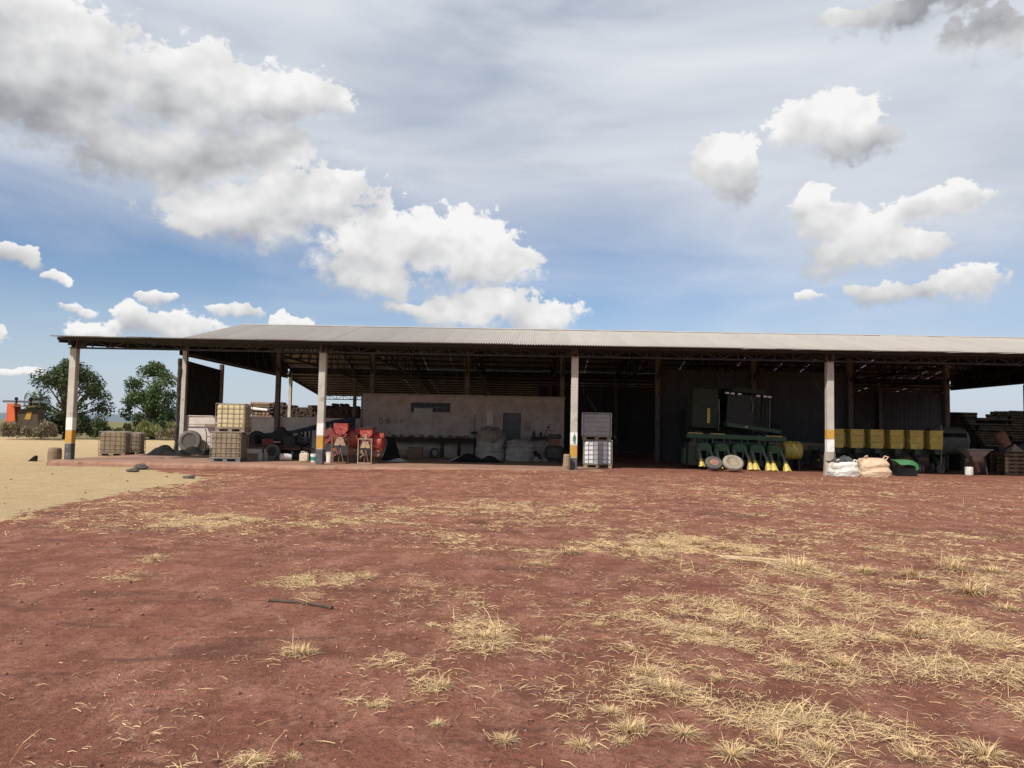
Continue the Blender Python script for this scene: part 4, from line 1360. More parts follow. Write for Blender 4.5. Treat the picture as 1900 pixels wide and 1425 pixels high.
drape('black_tarp_heap', 'low black tarp heap before the big white bags', 'tarp', -2.2, 36.1, 0, 2.5, 1.2, .42, m_black, 15, 0, ((-.35, 0, 1, .45), (.5, 0, .7, .35)))
drape('grey_sheet', 'grey plastic sheet spread left of the low black tarp heap', 'sheet', -3.4, 36.5, 0.0, 1.5, .9, .22, m_cloth, 8, .3, ((.5, 0, 1, .5),))


def big_bag(name, lb, x, y, w, d, h, m, seed, top=None, sq=.55, rz=0, lean=0.0, parent_parts=True):
    o = thing(name, lb, 'bulk bag', (x, y, 0), rz)
    from mathutils import noise as mn
    b = MB()
    def fn(u, v):
        th = 2 * math.pi * u
        cx, sy = math.cos(th), math.sin(th)
        px = math.copysign(abs(cx) ** sq, cx) * w / 2
        py = math.copysign(abs(sy) ** sq, sy) * d / 2
        fl = 1.06 - .22 * v + .10 * math.sin(v * math.pi)
        p = Vector((px * 2.2, py * 2.2, v * h * 3))
        nz = mn.fractal(p + Vector((seed * 5.0, 0, 0)), .7, 2.1, 5) * .07
        fold = .035 * math.sin(v * h * 16 + 3 * mn.noise(p * .7)) * (1 if v > .25 else .4)
        k = fl * (1 + nz + fold)
        if v > .97:
            k *= .6
        return (px * k + lean * v, py * k, v * h * (1 + .05 * nz))
    b.grid(fn, 48, 26, closed_u=True)
    n0 = len(b.v) - 48
    b.f.append(tuple(range(n0, n0 + 48)))
    bo = b.build('bag_body', m, o)
    for sx in (-1, 1):
        MB().tube([(sx * w * .36, -d * .3, h * .9), (sx * w * .42, -d * .36, h * 1.08), (sx * w * .32, -d * .30, h * 1.12), (sx * w * .26, -d * .25, h * .93)], .03, 6).build('lifting_loop', m, o)
    if top:
        t_ = MB().blob((0, 0, h * .96), (w * .96, d * .95, top[1]), seed + 5, .30, 30, 14, freq=2.2, sq=.75).build('bag_top', top[0], o)
    return o


big_bag('tall_bulk_bag', 'tall off-white bulk bag with dirty crumpled top before the grey door', -1.72, 39.3, 1.45, 1.3, 1.15, mat('dull_white_bag', (.36, .34, .31), (.27, .245, .215), 2.2, .9, 0, .5, 9), 1, (m_bagd, 1.1))
big_bag('round_bulk_bag', 'round white bulk bag right of the tall bulk bag', -.2, 38.6, 1.35, 1.2, .85, MATS['dull_white_bag'], 2, (MATS['dull_white_bag'], .5), sq=.9)
wb = thing('work_table', 'small work table with tools against the storeroom wall', 'table', (.95, 40.35, 0))
MB().box((0, 0, 1.15), (1.15, .5, .12)).build('table_top', m_wooddark, wb)
for sx in (-1, 1):
    for sy in (-1, 1):
        MB().box((sx * .5, sy * .2, .545), (.06, .06, 1.09)).build('leg', m_steel, wb)
tools = (('drill_stand', 'drill stand with triangular wire on the work table', .35, .5), ('tool_can', 'dark can of tools at the left of the work table', -.42, .35), ('oil_can', 'narrow oil can in the middle of the work table', -.05, .3))
for nm, lb, dx, hh in tools:
    b = MB()
    if nm == 'drill_stand':
        b.tube([(-.25, 0, 0), (0, 0, hh), (.25, 0, 0)], .02, 6)
        b.lathe([(.05, hh - .03), (.06, hh + .03), (.02, hh + .08)], 8)
        b.box((0, 0, .015), (.6, .2, .03))
    else:
        b.lathe([(.07, 0), (.075, hh * .6), (.03, hh * .8), (.02, hh)], 10)
    tag(b.build(nm, m_steel, loc=(.95 + dx, 40.3, 1.213)), lb, 'tool')
dt = thing('round_tank', 'dark round tank with red brown crate at the storeroom corner', 'tank', (1.55, 38.2, 0))
MB().lathe([(.28, 0.0), (.30, .08), (.46, .22), (.52, .45), (.48, .68), (.3, .82)], 22).build('tank_body', mat('grimy_tank', (.045, .045, .042), (.08, .075, .07), 2.5, .7), dt)
MB().box((.02, -.05, .98), (.46, .4, .34)).build('crate', m_rust, dt)
for k in range(4):
    MB().blob((-.25 + k * .16, -.02, 1.26), (.22, .2, .26), k, .3, 10, 7, flat=False).build('hose_bundle', m_rubber, dt)
heap('dark_motor', 'dark motor on the floor right of the round white bag', 'motor', .62, 38.9, 0, (.5, .5, .5), m_rubber, 6, .4, 20, 12)
drape('pale_litter', 'crumpled pale plastic litter before the round tank', 'litter', .85, 38.0, 0, 1.0, .5, .24, m_bagd, 6, 0, ((-.4, 0, 1, .35), (.45, 0, .9, .35)))
st = MB()
st.lathe([(.15, -.05), (.155, .1), (.14, .35), (.15, .60), (.12, .63)], 10, sx=1.0, sy=.9)
tag(st.build('tree_stump', m_wood, loc=(1.72, 30.5, 0), rot=(R(3), R(3), 0)), 'upright cut log standing left of the third post', 'log')

# ------------------------------------------------------------------ cotton harvester
hv_ = thing('cotton_harvester', 'green cotton harvester with five yellow tipped row heads under the shed roof', 'harvester', (9.55, 33.55, 0))
hv_.rotation_euler = (0, R(1.2), 0)
tb = MB().box((.05, .95, 1.43), (4.5, .2, .2)).build('toolbar', m_green, hv_)
for x0, x1 in ((-2.15, -1.5), (-1.15, -.5), (1.35, 2.1)):
    MB().box(((x0 + x1) / 2, .86, 1.545), (x1 - x0, .05, .028)).build('yellow_stripe', m_yellow, tb)
snout_g, snout_y = None, None
for i in range(5):
    x = -1.56 + .785 * i
    u = MB()
    pr = [(-.34, .42), (-.34, .95), (-.28, 1.06), (-.14, 1.12), (.16, 1.12), (.29, 1.05), (.34, .92), (.34, .66), (.20, .66), (.20, .42), (.12, .42), (.12, .78), (-.12, .78), (-.12, .42)]
    u.prism([(x + a, b) for a, b in pr], .22, 1.3)
    u.box((x, .8, .3), (.66, .9, .26))
    uo = u.build('row_head', m_green, hv_)
    MB().box((x, .75, .62), (.22, .7, .36)).build('throat', m_black, uo)
    MB().box((x - .27, .19, .93), (.10, .05, .12)).build('latch_plate', m_greend, uo)
    MB().lathe([(.07, 1.11), (.07, 1.2), (.03, 1.22)], 10, (x + .02, .6, 0)).build('drive_cap', m_greend, uo)
    for s in (-1, 1):
        MB().beam((x + s * .26, .85, 1.08), (x + s * .26, .92, 1.40), .05, .07).build('hanger', m_green, uo)
        sx = x + s * .25
        tipx = sx + (.10 if s > 0 else .03)
        tip_z = .03 + (.06 if i == 0 and s < 0 else 0)
        MB().tube([(sx, .28, .92), (sx + (tipx - sx) * .45, -.02, .62), (sx + (tipx - sx) * .7, -.18, .44)], [.045, .055, .06], 8).build('snout_arm', m_mgrey, uo)
        y_ = MB()
        a = (sx + (tipx - sx) * .7, -.18, .47)
        wv_ = .13 if i >= 2 else .10
        y_.add([(a[0] - .045, a[1], a[2]), (a[0] + .045, a[1], a[2]), (tipx + wv_ + .03, -.5, tip_z), (tipx - wv_, -.5, tip_z),
                (a[0] - .045, a[1] + .1, a[2]), (a[0] + .045, a[1] + .1, a[2]), (tipx + wv_, -.2, tip_z), (tipx - wv_, -.2, tip_z), (a[0], a[1] - .06, a[2] - .05), (tipx + .01, -.54, tip_z + .06)],
               [(0, 8, 9, 3), (8, 1, 2, 9), (3, 9, 2), (0, 1, 8), (1, 5, 6, 2), (4, 0, 3, 7), (5, 4, 7, 6), (2, 6, 7, 3), (0, 4, 5, 1)])
        y_.build('snout_tip', m_yellow, uo)
MB().box((-2.02, .75, .62), (.42, .9, 1.0)).build('side_shield', m_greend, hv_)
MB().box((-2.3, .9, .5), (.10, .5, .7)).build('end_plate', m_green, hv_)
# chassis, wheels, body
MB().box((.2, 3.6, 1.05), (2.4, 5.2, .35)).build('chassis', m_greend, hv_)
for sx in (-1, 1):
    wo = MB().lathe([(.12, -.2), (.12, .2)], 10, (.2 + sx * 1.35, 3.0, .85), 'X').build('drive_hub', m_yellow, hv_)
    tyre_parts(wo, .85, .45, (.2 + sx * 1.42, 3.0, .85), (0, R(90 * sx), 0), n=26)
    wo = MB().lathe([(.08, -.15), (.08, .15)], 10, (.2 + sx * 1.0, 6.3, .55), 'X').build('steer_hub', m_yellow, hv_)
    tyre_parts(wo, .55, .32, (.2 + sx * 1.08, 6.3, .55), (0, R(90 * sx), 0), n=20)
MB().box((.2, 5.4, 2.0), (2.9, 3.0, 1.55)).build('engine_cover', m_greend, hv_)
MB().box((-1.0, 3.1, 2.75), (1.2, 1.1, 1.85)).build('air_duct', m_greend, hv_)
MB().box((-.84, 2.52, 2.4), (.13, .05, .7)).build('yellow_strip', m_yellow, hv_)
MB().tube([(-.35, 2.55, 1.7), (-.33, 2.5, 2.3), (-.36, 2.55, 3.2)], .035, 8).build('hydraulic_pipe', m_mgrey, hv_)
pb = MB()
pb.beam((-.25, 1.75, 2.0), (2.35, 2.05, 1.76), .5, .17)
po_ = pb.build('platform', m_green, hv_)
em = MB()
em.prism([(.61, 1.90), (.64, 1.93), (.70, 1.93), (.73, 1.97), (.745, 1.97), (.735, 1.93), (.75, 1.89), (.735, 1.89), (.71, 1.915), (.66, 1.915), (.63, 1.885), (.615, 1.885)], 1.572, 1.582)
em.build('deer_emblem', m_lamp, po_)
# cab
cabM = Matrix.Translation((.65, 3.05, 0)) @ Matrix.Rotation(R(10), 4, 'Z') @ Matrix.Rotation(R(2.5), 4, 'Y')
def cmb_(m=None):
    return MB(cabM)
cmb_().box((0, .1, 2.03), (2.0, 1.6, .14)).build('cab_floor', m_greend, hv_)
cb_ = cmb_().box((0, .1, 2.82), (1.72, 1.34, 1.44)).build('cab', m_glass, hv_)
for sx in (-1, 1):
    for sy in (-.62, .82):
        cmb_().box((sx * .88, sy, 2.82), (.09, .09, 1.44)).build('cab_pillar', m_greend, cb_)
cmb_().box((.1, .15, 3.66), (1.7, 1.7, .2)).build('cab_roof', m_greend, cb_)
cmb_().box((0, -.62, 3.50), (2.05, .06, .06)).build('lamp_rail', m_black, cb_)
for k, x in enumerate((-1.0, -.72, -.38, .58, .92, 1.16)):
    cmb_().box((x, -.67, 3.46 - .015 * k * 0), (.17, .09, .085)).build('work_lamp', m_lamp, cb_)
cmb_().tube([(.25, -.61, 3.35), (.38, -.63, 3.0), (.34, -.62, 2.6)], .018, 6).build('wiper', m_galvd, cb_)
ld = MB()
for x in (1.55, 1.88):
    ld.beam((x, 2.3, 1.85), (x - .02, 2.5, 3.3), .035)
for k in range(6):
    ld.beam((1.54, 2.32 + k * .03, 1.95 + k * .24), (1.88, 2.32 + k * .03, 1.95 + k * .24), .03)
ld.build('ladder', m_greend, hv_)
MB().tube([(1.95, 2.2, 1.8), (1.98, 2.3, 3.2), (2.0, 2.7, 3.3)], .02, 6).build('handrail', m_mgrey, hv_)
MB().box((2.3, 2.6, 1.85), (.35, .5, .6)).build('side_tank', m_black, hv_)
MB().beam((-.6, 1.0, 1.5), (-.3, 2.6, 1.25), .14, .16).build('lift_arm', m_green, hv_)
MB().beam((1.1, 1.0, 1.5), (.9, 2.6, 1.25), .14, .16).build('lift_arm', m_green, hv_)

# ------------------------------------------------------------------ planter with yellow seed boxes
pl_ = thing('seed_planter', 'green seed planter with a row of yellow hopper boxes', 'planter', (14.0, 33.9, 0))
MB().box((2.2, .6, .92), (5.6, .16, .18)).build('frame_bar', m_greend, pl_)
MB().box((2.2, 1.5, .92), (5.6, .14, .16)).build('frame_bar', m_greend, pl_)
for k in range(6):
    x = -.06 + .873 * k
    h_ = MB()
    def sec(z0, z1, w0, w1):
        h_.add([(x - w0 / 2, -.02, z0), (x + w0 / 2, -.02, z0), (x + w0 / 2, .62, z0), (x - w0 / 2, .62, z0), (x - w1 / 2, -.04, z1), (x + w1 / 2, -.04, z1), (x + w1 / 2, .64, z1), (x - w1 / 2, .64, z1)],
               [(0, 3, 2, 1), (4, 5, 6, 7), (0, 1, 5, 4), (1, 2, 6, 5), (2, 3, 7, 6), (3, 0, 4, 7)])
    sec(1.06, 1.30, .52, .55); sec(1.301, 1.34, .62, .62); sec(1.341, 1.60, .55, .56); sec(1.601, 1.64, .62, .62); sec(1.641, 1.84, .56, .57)
    ho = h_.build('seed_hopper', m_hopper, pl_)
    MB().box((x, .3, 1.865), (.6, .72, .05)).build('hopper_lid', m_hopper, ho)
    if k < 5:
        MB().box((x + .4365, .52, 1.44), (.27, .2, .66)).build('hopper_link', m_hopper, pl_)
    # row unit below
    r_ = MB()
    r_.beam((x, .55, .85), (x, -.15, .52), .08, .14)
    r_.beam((x, -.1, .55), (x, -.35, .22), .07, .12)
    r_.box((x, .05, .95), (.22, .3, .22))
    ro_ = r_.build('row_unit', m_greend, pl_)
    for s in (-1, 1):
        MB().lathe([(.02, -.02), (.19, -.012), (.19, .012), (.02, .02)], 18, (x + s * .06, -.3, .2), 'X').build('closing_disc', m_mgrey, ro_)
    MB().lathe([(.05, -.06), (.2, -.06), (.22, 0), (.2, .06), (.05, .06)], 18, (x, .45, .22), 'X').build('gauge_wheel', m_rubber, ro_)
MB().tube([(4.55, .1, .3), (4.6, .1, 1.4), (4.58, .1, 2.15)], .025, 8).build('marker_rod', m_mgrey, pl_)
for sx in (-.4, 5.0):
    wo = MB().lathe([(.07, -.1), (.07, .1)], 10, (sx, 1.1, .45), 'X').build('wheel_hub', m_yellow, pl_)
    tyre_parts(wo, .45, .2, (sx, 1.1, .45), (0, R(90), 0), n=20)
    MB().beam((sx, .6, .9), (sx, 1.1, .45), .1).build('wheel_arm', m_greend, pl_)
MB().beam((-1.0, .9, 1.02), (-.35, .8, .95), .16, .14).build('hitch_beam', m_greend, pl_)

yd = thing('yellow_tank', 'dirty yellow cylinder tank between the harvester and the fourth post', 'tank', (12.15, 34.6, 0))
MB().lathe([(.1, -.42), (.38, -.4), (.42, -.34), (.42, -.12), (.435, -.11), (.435, -.08), (.42, -.07), (.42, .12), (.435, .13), (.435, .16), (.42, .17), (.42, .34), (.38, .4), (.1, .42)], 24, (0, 0, .88), 'X').build('tank_body', m_hopper, yd)
for sx in (-.25, .25):
    MB().box((sx, 0, .25), (.08, .6, .5)).build('cradle', m_steel, yd)
bp = thing('brown_beam', 'dusty brown steel beam resting on trestles left of the fourth post', 'beam', (12.9, 36.2, 0))
MB().box((0, 0, 1.05), (2.6, .3, .34)).build('beam_body', mat('brown_dust', (.20, .145, .11), (.26, .19, .14), 3, .9), bp)
for sx in (-1, 1):
    MB().beam((sx * .9 - .2, 0, 0), (sx * .9, 0, .88), .08).build('trestle_leg', m_steel, bp)
    MB().beam((sx * .9 + .2, 0, 0), (sx * .9, 0, .88), .08).build('trestle_leg', m_steel, bp)

# ------------------------------------------------------------------ bags by the fourth post
big_bag('white_bulk_bag', 'crumpled white bulk bag leaning by the fourth post', 12.72, 30.35, 1.0, .9, .58, m_bagw, 4, None, sq=.5, rz=.05)
big_bag('tan_bulk_bag', 'tan bulk bag with open top right of the white one', 13.75, 30.05, 1.05, .95, .74, m_bagt, 6, None, sq=.5, rz=-.06)
drape('black_bag', 'black plastic bag lying on the white bulk bag', 'bag', 12.72, 30.45, .57, 1.0, .8, .24, mat('grey_black_bag', (.035, .035, .037), (.10, .10, .105), 4, .45, 0, .5, 8), 7, .2, ((.2, 0, 1, .6), (-.6, 0, .6, .3)))
gp = thing('green_cover', 'bent green metal cover lying on a black crate', 'machine cover', (15.75, 31.5, 0))
MB().box((0, .1, .17), (.8, .45, .34)).build('crate', m_black, gp)
c_ = MB()
c_.add([(-.48, -.15, .60), (.2, -.2, .62), (.42, -.15, .50), (.50, -.12, .30), (.36, -.16, .20), (.28, -.2, .42), (.0, -.22, .46), (-.3, -.2, .44),
        (-.48, .3, .64), (.2, .3, .66), (.42, .3, .54), (.50, .3, .34), (.36, .3, .24), (.28, .3, .40), (0, .3, .42), (-.3, .3, .42)],
       [(0, 7, 6, 1), (1, 6, 5, 2), (2, 5, 4, 3), (8, 9, 14, 15), (9, 10, 13, 14), (10, 11, 12, 13), (0, 1, 9, 8), (1, 2, 10, 9), (2, 3, 11, 10), (3, 4, 12, 11), (4, 5, 13, 12), (5, 6, 14, 13), (6, 7, 15, 14), (7, 0, 8, 15)])
c_.build('cover_plate', mat('bright_green', (.05, .22, .08), (.07, .17, .08), 3, .6), gp)
fr_ = MB()
for k in range(6):
    a0 = 15.35 + .12 * k
    fr_.tube([(a0, 29.75 - .03 * k, .012), (a0 + .2, 29.68 + .04 * (k % 3), .02), (a0 + .38, 29.6, .012)], .012, 5)
tag(fr_.build('broken_sticks', m_rust), 'few dark broken sticks on the soil before the green cover', 'sticks')

# ------------------------------------------------------------------ right end clutter
fn_ = thing('funnel_hopper', 'grey metal funnel hopper on a stand near the right edge', 'hopper', (19.75, 33.5, 0))
f_ = MB()
f_.add([(-.52, -.4, 1.12), (.52, -.4, 1.12), (.52, .4, 1.12), (-.52, .4, 1.12), (-.14, -.12, .58), (.14, -.12, .58), (.14, .12, .58), (-.14, .12, .58)],
       [(0, 4, 5, 1), (1, 5, 6, 2), (2, 6, 7, 3), (3, 7, 4, 0), (4, 7, 6, 5), (0, 1, 2, 3)])
f_.build('funnel', mat('dull_metal', (.20, .20, .19), (.26, .25, .23), 3, .6, .2), fn_)
MB().box((0, 0, 1.105), (1.1, .86, .05)).build('funnel_rim', m_mgrey, fn_)
MB().tube([(0, 0, .6), (.05, 0, .40), (.12, 0, .12)], .11, 10).build('outlet', m_rust, fn_)
for sx in (-1, 1):
    for sy in (-1, 1):
        MB().beam((sx * .36, sy * .3, 0), (sx * .28, sy * .24, .82), .05).build('stand_leg', m_steel, fn_)
tag(MB().lathe([(.15, 0), (.16, .03), (.16, .34), (.12, .36)], 14).build('pale_pail', m_bagw, loc=(19.15, 32.9, 0)), 'pale pail standing at the foot of the funnel hopper', 'pail')
pals = thing('pallet_stack', 'stack of weathered wooden pallets at the right edge', 'pallet stack', (22.0, 34.2, 0))
for k in range(6):
    z = .17 * k
    for j in range(3):
        MB().box((0, -.5 + j * .5, z + .05), (1.7, .09, .1)).build('bearer', m_bark, pals)
    for j in range(5):
        MB().box((-.72 + j * .36, 0, z + .125), (.2, 1.15, .03)).build('deck_board', m_bark, pals)
    if k in (1, 3):
        MB().box((-.78, -.545, z + .11), (.13, .04, .34)).build('end_board', m_wood, pals)
tag(MB().add([(-.3, -.25, 0), (.3, -.25, 0), (.3, .25, 0), (-.3, .25, 0), (0, 0, .34)], [(3, 2, 1, 0), (0, 1, 4), (1, 2, 4), (2, 3, 4), (3, 0, 4)]).build('pyramid_cover', m_bagd, loc=(21.8, 34.0, 1.035)), 'pale pyramid shaped cover on top of the pallet stack', 'cover')
cr = thing('dark_crate', 'dark wooden crate behind the pallet stack', 'crate', (22.3, 35.2, 0))
MB().box((0, 0, .6), (1.5, 1.0, 1.2)).build('crate_body', m_wooddark, cr)
for z in (.2, .6, 1.0):
    MB().box((0, -.515, z), (1.5, .03, .16)).build('crate_slat', m_wooddark, cr)
tag(MB().lathe([(.22, -.35), (.25, -.34), (.25, -.1), (.265, -.09), (.265, -.06), (.25, -.05), (.25, .3), (.2, .34)], 18, (0, 0, .40), rot=(0, R(-28), 0)).build('rusty_drum', m_rust, loc=(21.95, 35.1, 1.19)), 'red brown drum tilted on top of the dark crate', 'drum')
tk_ = thing('slurry_tank', 'dull grey green tank with open hatch slot behind the planter', 'tank', (21.1, 38.2, 0))
MB().lathe([(.2, -.9), (.6, -.86), (.72, -.7), (.72, .7), (.6, .86), (.2, .9)], 26, (0, 0, 1.42), 'X').build('tank_body', mat('grey_green', (.10, .11, .09), (.14, .145, .12), 2, .7), tk_)
MB().box((.0, -.66, 1.72), (1.25, .12, .2)).build('hatch_slot', m_black, tk_)
for sx in (-.5, .5):
    MB().box((sx, 0, .4), (.15, 1.0, .82)).build('saddle', m_steel, tk_)
gm = thing('green_machine', 'dark green machine hood at the right edge behind the pallets', 'machine', (24.6, 37.0, 0))
MB().prism([(-1.2, .5), (-1.2, 1.2), (-.5, 1.5), (1.2, 1.55), (1.2, .5)], -.5, .6).build('hood', m_greend, gm)
MB().box((0, 0, .25), (1.8, .8, .5)).build('base', m_steel, gm)
bf = MB()
bf.tube([(19.75, 30.2, .20), (19.95, 30.05, .08), (20.12, 29.95, .03)], .035, 7)
bf.tube([(19.85, 30.1, .10), (20.6, 30.2, .12)], .018, 6)
bf.tube([(20.15, 30.0, .03), (20.2, 30.1, .26), (20.9, 30.15, .27)], .018, 6)
bf.tube([(20.1, 29.95, .03), (20.5, 29.9, .05), (20.9, 30.1, .03)], .025, 6)
tag(bf.build('bent_frame', m_tan), 'pale bent tubular frame on the soil at the right edge', 'frame')

# ------------------------------------------------------------------ firewood
lp = thing('log_pile', 'long stack of dark firewood behind the low wall', 'log pile', (-17.3, 63.5, 0))
lg = MB()
rl = random.Random(2)
zrow = 0.12
row = 0
while zrow < 3.35:
    x = -6.6 + (row % 2) * .1
    while x < 7.0:
        r = rl.uniform(.085, .135)
        zt = 3.25 + .12 * math.sin(x * 1.3) + rl.uniform(-.06, .1)
        if zrow < zt and (x > -3.9 or zrow < 1.6):
            yy = rl.uniform(-.12, .12)
            lg.tube([(x, -.5 + yy, zrow), (x + rl.uniform(-.03, .03), .5 + yy, zrow)], r, 7)
        x += .215
    zrow += .19
    row += 1
struct(lg.build('logs', m_logdark, lp), 'stuff')
ls = thing('log_stack', 'crossed stack of sunlit logs with one white trunk', 'log stack', (-21.9, 63.0, 0))
k = 0
z = .14
while z < 3.45:
    r = rl.uniform(.11, .16)
    cross = (int(z / .3) % 3 == 2)
    if cross:
        for xx in (-.75, -.42, -.1, .22, .55):
            MB().tube([(xx, -.55, z), (xx + .05, .5, z)], [r, r * .9], 8).build('log', m_logend if rl.random() < .6 else m_bark, ls)
    else:
        for yy in (-.4, .0, .4):
            xo = rl.uniform(-.12, .12)
            MB().tube([(-.85 + xo, yy, z), (-.1, yy + .03, z + .01), (.75 + xo, yy, z)], [r, r * .95, r * .88], 8).build('log', m_bark if rl.random() < .6 else m_logend, ls)
    z += r * 1.85
MB().tube([(-1.05, -.62, 2.9), (.55, -.60, 2.78)], [.12, .10], 8).build('white_log', m_pwhite, ls)
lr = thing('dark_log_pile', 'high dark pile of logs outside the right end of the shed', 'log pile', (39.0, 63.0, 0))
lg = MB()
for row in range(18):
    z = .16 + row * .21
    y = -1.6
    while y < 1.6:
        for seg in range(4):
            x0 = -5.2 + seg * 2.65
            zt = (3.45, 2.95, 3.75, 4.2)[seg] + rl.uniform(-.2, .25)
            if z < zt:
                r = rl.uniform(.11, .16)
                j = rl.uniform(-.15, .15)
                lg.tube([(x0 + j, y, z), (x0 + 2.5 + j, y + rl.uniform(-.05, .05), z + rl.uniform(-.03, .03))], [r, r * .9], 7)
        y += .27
struct(lg.build('logs', mat('near_black_bark', (.008, .007, .006), (.016, .013, .011), 3, .95, spec=0.0), lr), 'stuff')  # these logs are near black all over, without gloss

# ------------------------------------------------------------------ trees and bushes


def leaf_mat(name, c1, c2, c3):
    m = bpy.data.materials.new(name)
    m.use_nodes = True
    T = NT(m.node_tree)
    b = T.n['Principled BSDF']
    b.inputs['Roughness'].default_value = .6
    b.inputs['Specular IOR Level'].default_value = .3
    g = T.new('ShaderNodeNewGeometry')
    n = T.noise(T.new('ShaderNodeTexCoord').outputs['Object'], .9, 3).outputs['Fac']
    c = T.mix(g.outputs['Random Per Island'], c1, c2)
    c = T.mix(T.remap(n, .45, .7, 0, .7), c, c3)
    T.put(b.inputs['Base Color'], c)
    tr_ = T.new('ShaderNodeBsdfTranslucent')
    T.put(tr_.inputs[0], c)
    mx = T.new('ShaderNodeMixShader')
    mx.inputs[0].default_value = .22
    T.l.new(b.outputs[0], mx.inputs[1])
    T.l.new(tr_.outputs[0], mx.inputs[2])
    T.l.new(mx.outputs[0], T.n['Material Output'].inputs[0])
    return m


m_leaf = leaf_mat('tree_leaves', (.035, .055, .022), (.075, .10, .035), (.06, .085, .04))
m_leaf2 = leaf_mat('light_leaves', (.045, .085, .025), (.095, .14, .04), (.07, .10, .035))
m_dry = leaf_mat('dry_scrub', (.16, .13, .08), (.26, .21, .13), (.12, .11, .06))
m_hedge = leaf_mat('dark_hedge', (.03, .05, .02), (.06, .085, .03), (.05, .07, .025))
m_grassy = leaf_mat('tall_grass', (.14, .16, .05), (.26, .25, .10), (.10, .14, .04))


def leaves(centers, radii, n, size, seed, up=0.0, flat=.75):
    g = np.random.default_rng(seed)
    cs, rr = np.array(centers, float), np.array(radii, float)
    w = rr ** 2.2
    ci = g.choice(len(cs), n, p=w / w.sum())
    d = g.normal(size=(n, 3))
    d /= np.linalg.norm(d, axis=1, keepdims=True)
    rad = rr[ci] * (g.random(n) ** .45)
    p = cs[ci] + d * rad[:, None] * np.array([1, 1, flat])
    nrm = g.normal(size=(n, 3)) * .7 + d
    nrm[:, 2] += .3
    nrm /= np.linalg.norm(nrm, axis=1, keepdims=True)
    t = np.cross(nrm, g.normal(size=(n, 3)))
    t /= np.linalg.norm(t, axis=1, keepdims=True)
    b = np.cross(nrm, t)
    s = size * g.uniform(.6, 1.4, n)[:, None]
    if up:
        t = t * (1 - up) + np.array([0, 0, 1]) * up
    v = np.stack([p - t * s, p + b * s * .45, p + t * s, p - b * s * .45], 1).reshape(-1, 3)
    f = np.arange(4 * n).reshape(n, 4)
    return v, f


def tree(label, x, y, h, w, seed, lm, n=9000, leaf=.16, clusters=26, trunk_h=.3):
    o = thing('broad_tree', label, 'tree', (x, y, -.05), 0, 'trees beyond the yard')
    g = random.Random(seed)
    cs, rr = [], []
    tk = MB()
    tk.tube([(0, 0, -.2), (.05, 0, h * .12), (-.08, .1, h * .25), (.05, .1, h * .4)], [w * .045, w * .032, w * .027, w * .018], 8)
    for k in range(clusters):
        a = g.uniform(0, 6.28)
        zz = g.uniform(trunk_h, .93)
        wid = math.sin(max(.05, min(1, (zz - trunk_h + .12) / (1.02 - trunk_h))) * math.pi) ** .55
        q = g.uniform(.35, 1.0) ** .6
        c = (math.cos(a) * w / 2 * .80 * wid * q, math.sin(a) * w / 2 * .7 * wid * q, h * zz)
        cs.append(c)
        rr.append(w * g.uniform(.085, .15))
        tk.tube([(0, .05, h * g.uniform(.12, .32)), (c[0] * .45, c[1] * .45, h * (zz * .55 + .1)), c], [w * .014, w * .009, w * .003], 5)
    tk.build('trunk', m_bark, o)
    v, f = leaves(cs, rr, n, leaf, seed, flat=.8)
    me = np_mesh('crown', v, f)
    me.materials.append(lm)
    link('crown', me, o)
    return o


def bush(name, label, x, y, w, h, d, lm, seed, n=1600, leaf=.14, up=0.0, group='scrub at the far edge of the yard'):
    o = thing(name, label, 'bush', (x, y, 0), 0, group)
    g = random.Random(seed)
    cs, rr = [], []
    for k in range(10):
        cs.append((g.uniform(-.42, .42) * w, g.uniform(-.4, .4) * d, h * g.uniform(.15, .72)))
        rr.append(min(w, h * 1.3) * g.uniform(.18, .3))
    v, f = leaves(cs, rr, n, leaf, seed, up)
    v[:, 2] = np.abs(v[:, 2])
    me = np_mesh('foliage', v, f)
    me.materials.append(lm)
    link('foliage', me, o)
    s = MB()
    for c in cs[:6]:
        s.tube([(c[0] * .3, c[1] * .3, -.05), c], [.03, .012], 5)
    s.build('stems', m_bark, o)
    return o


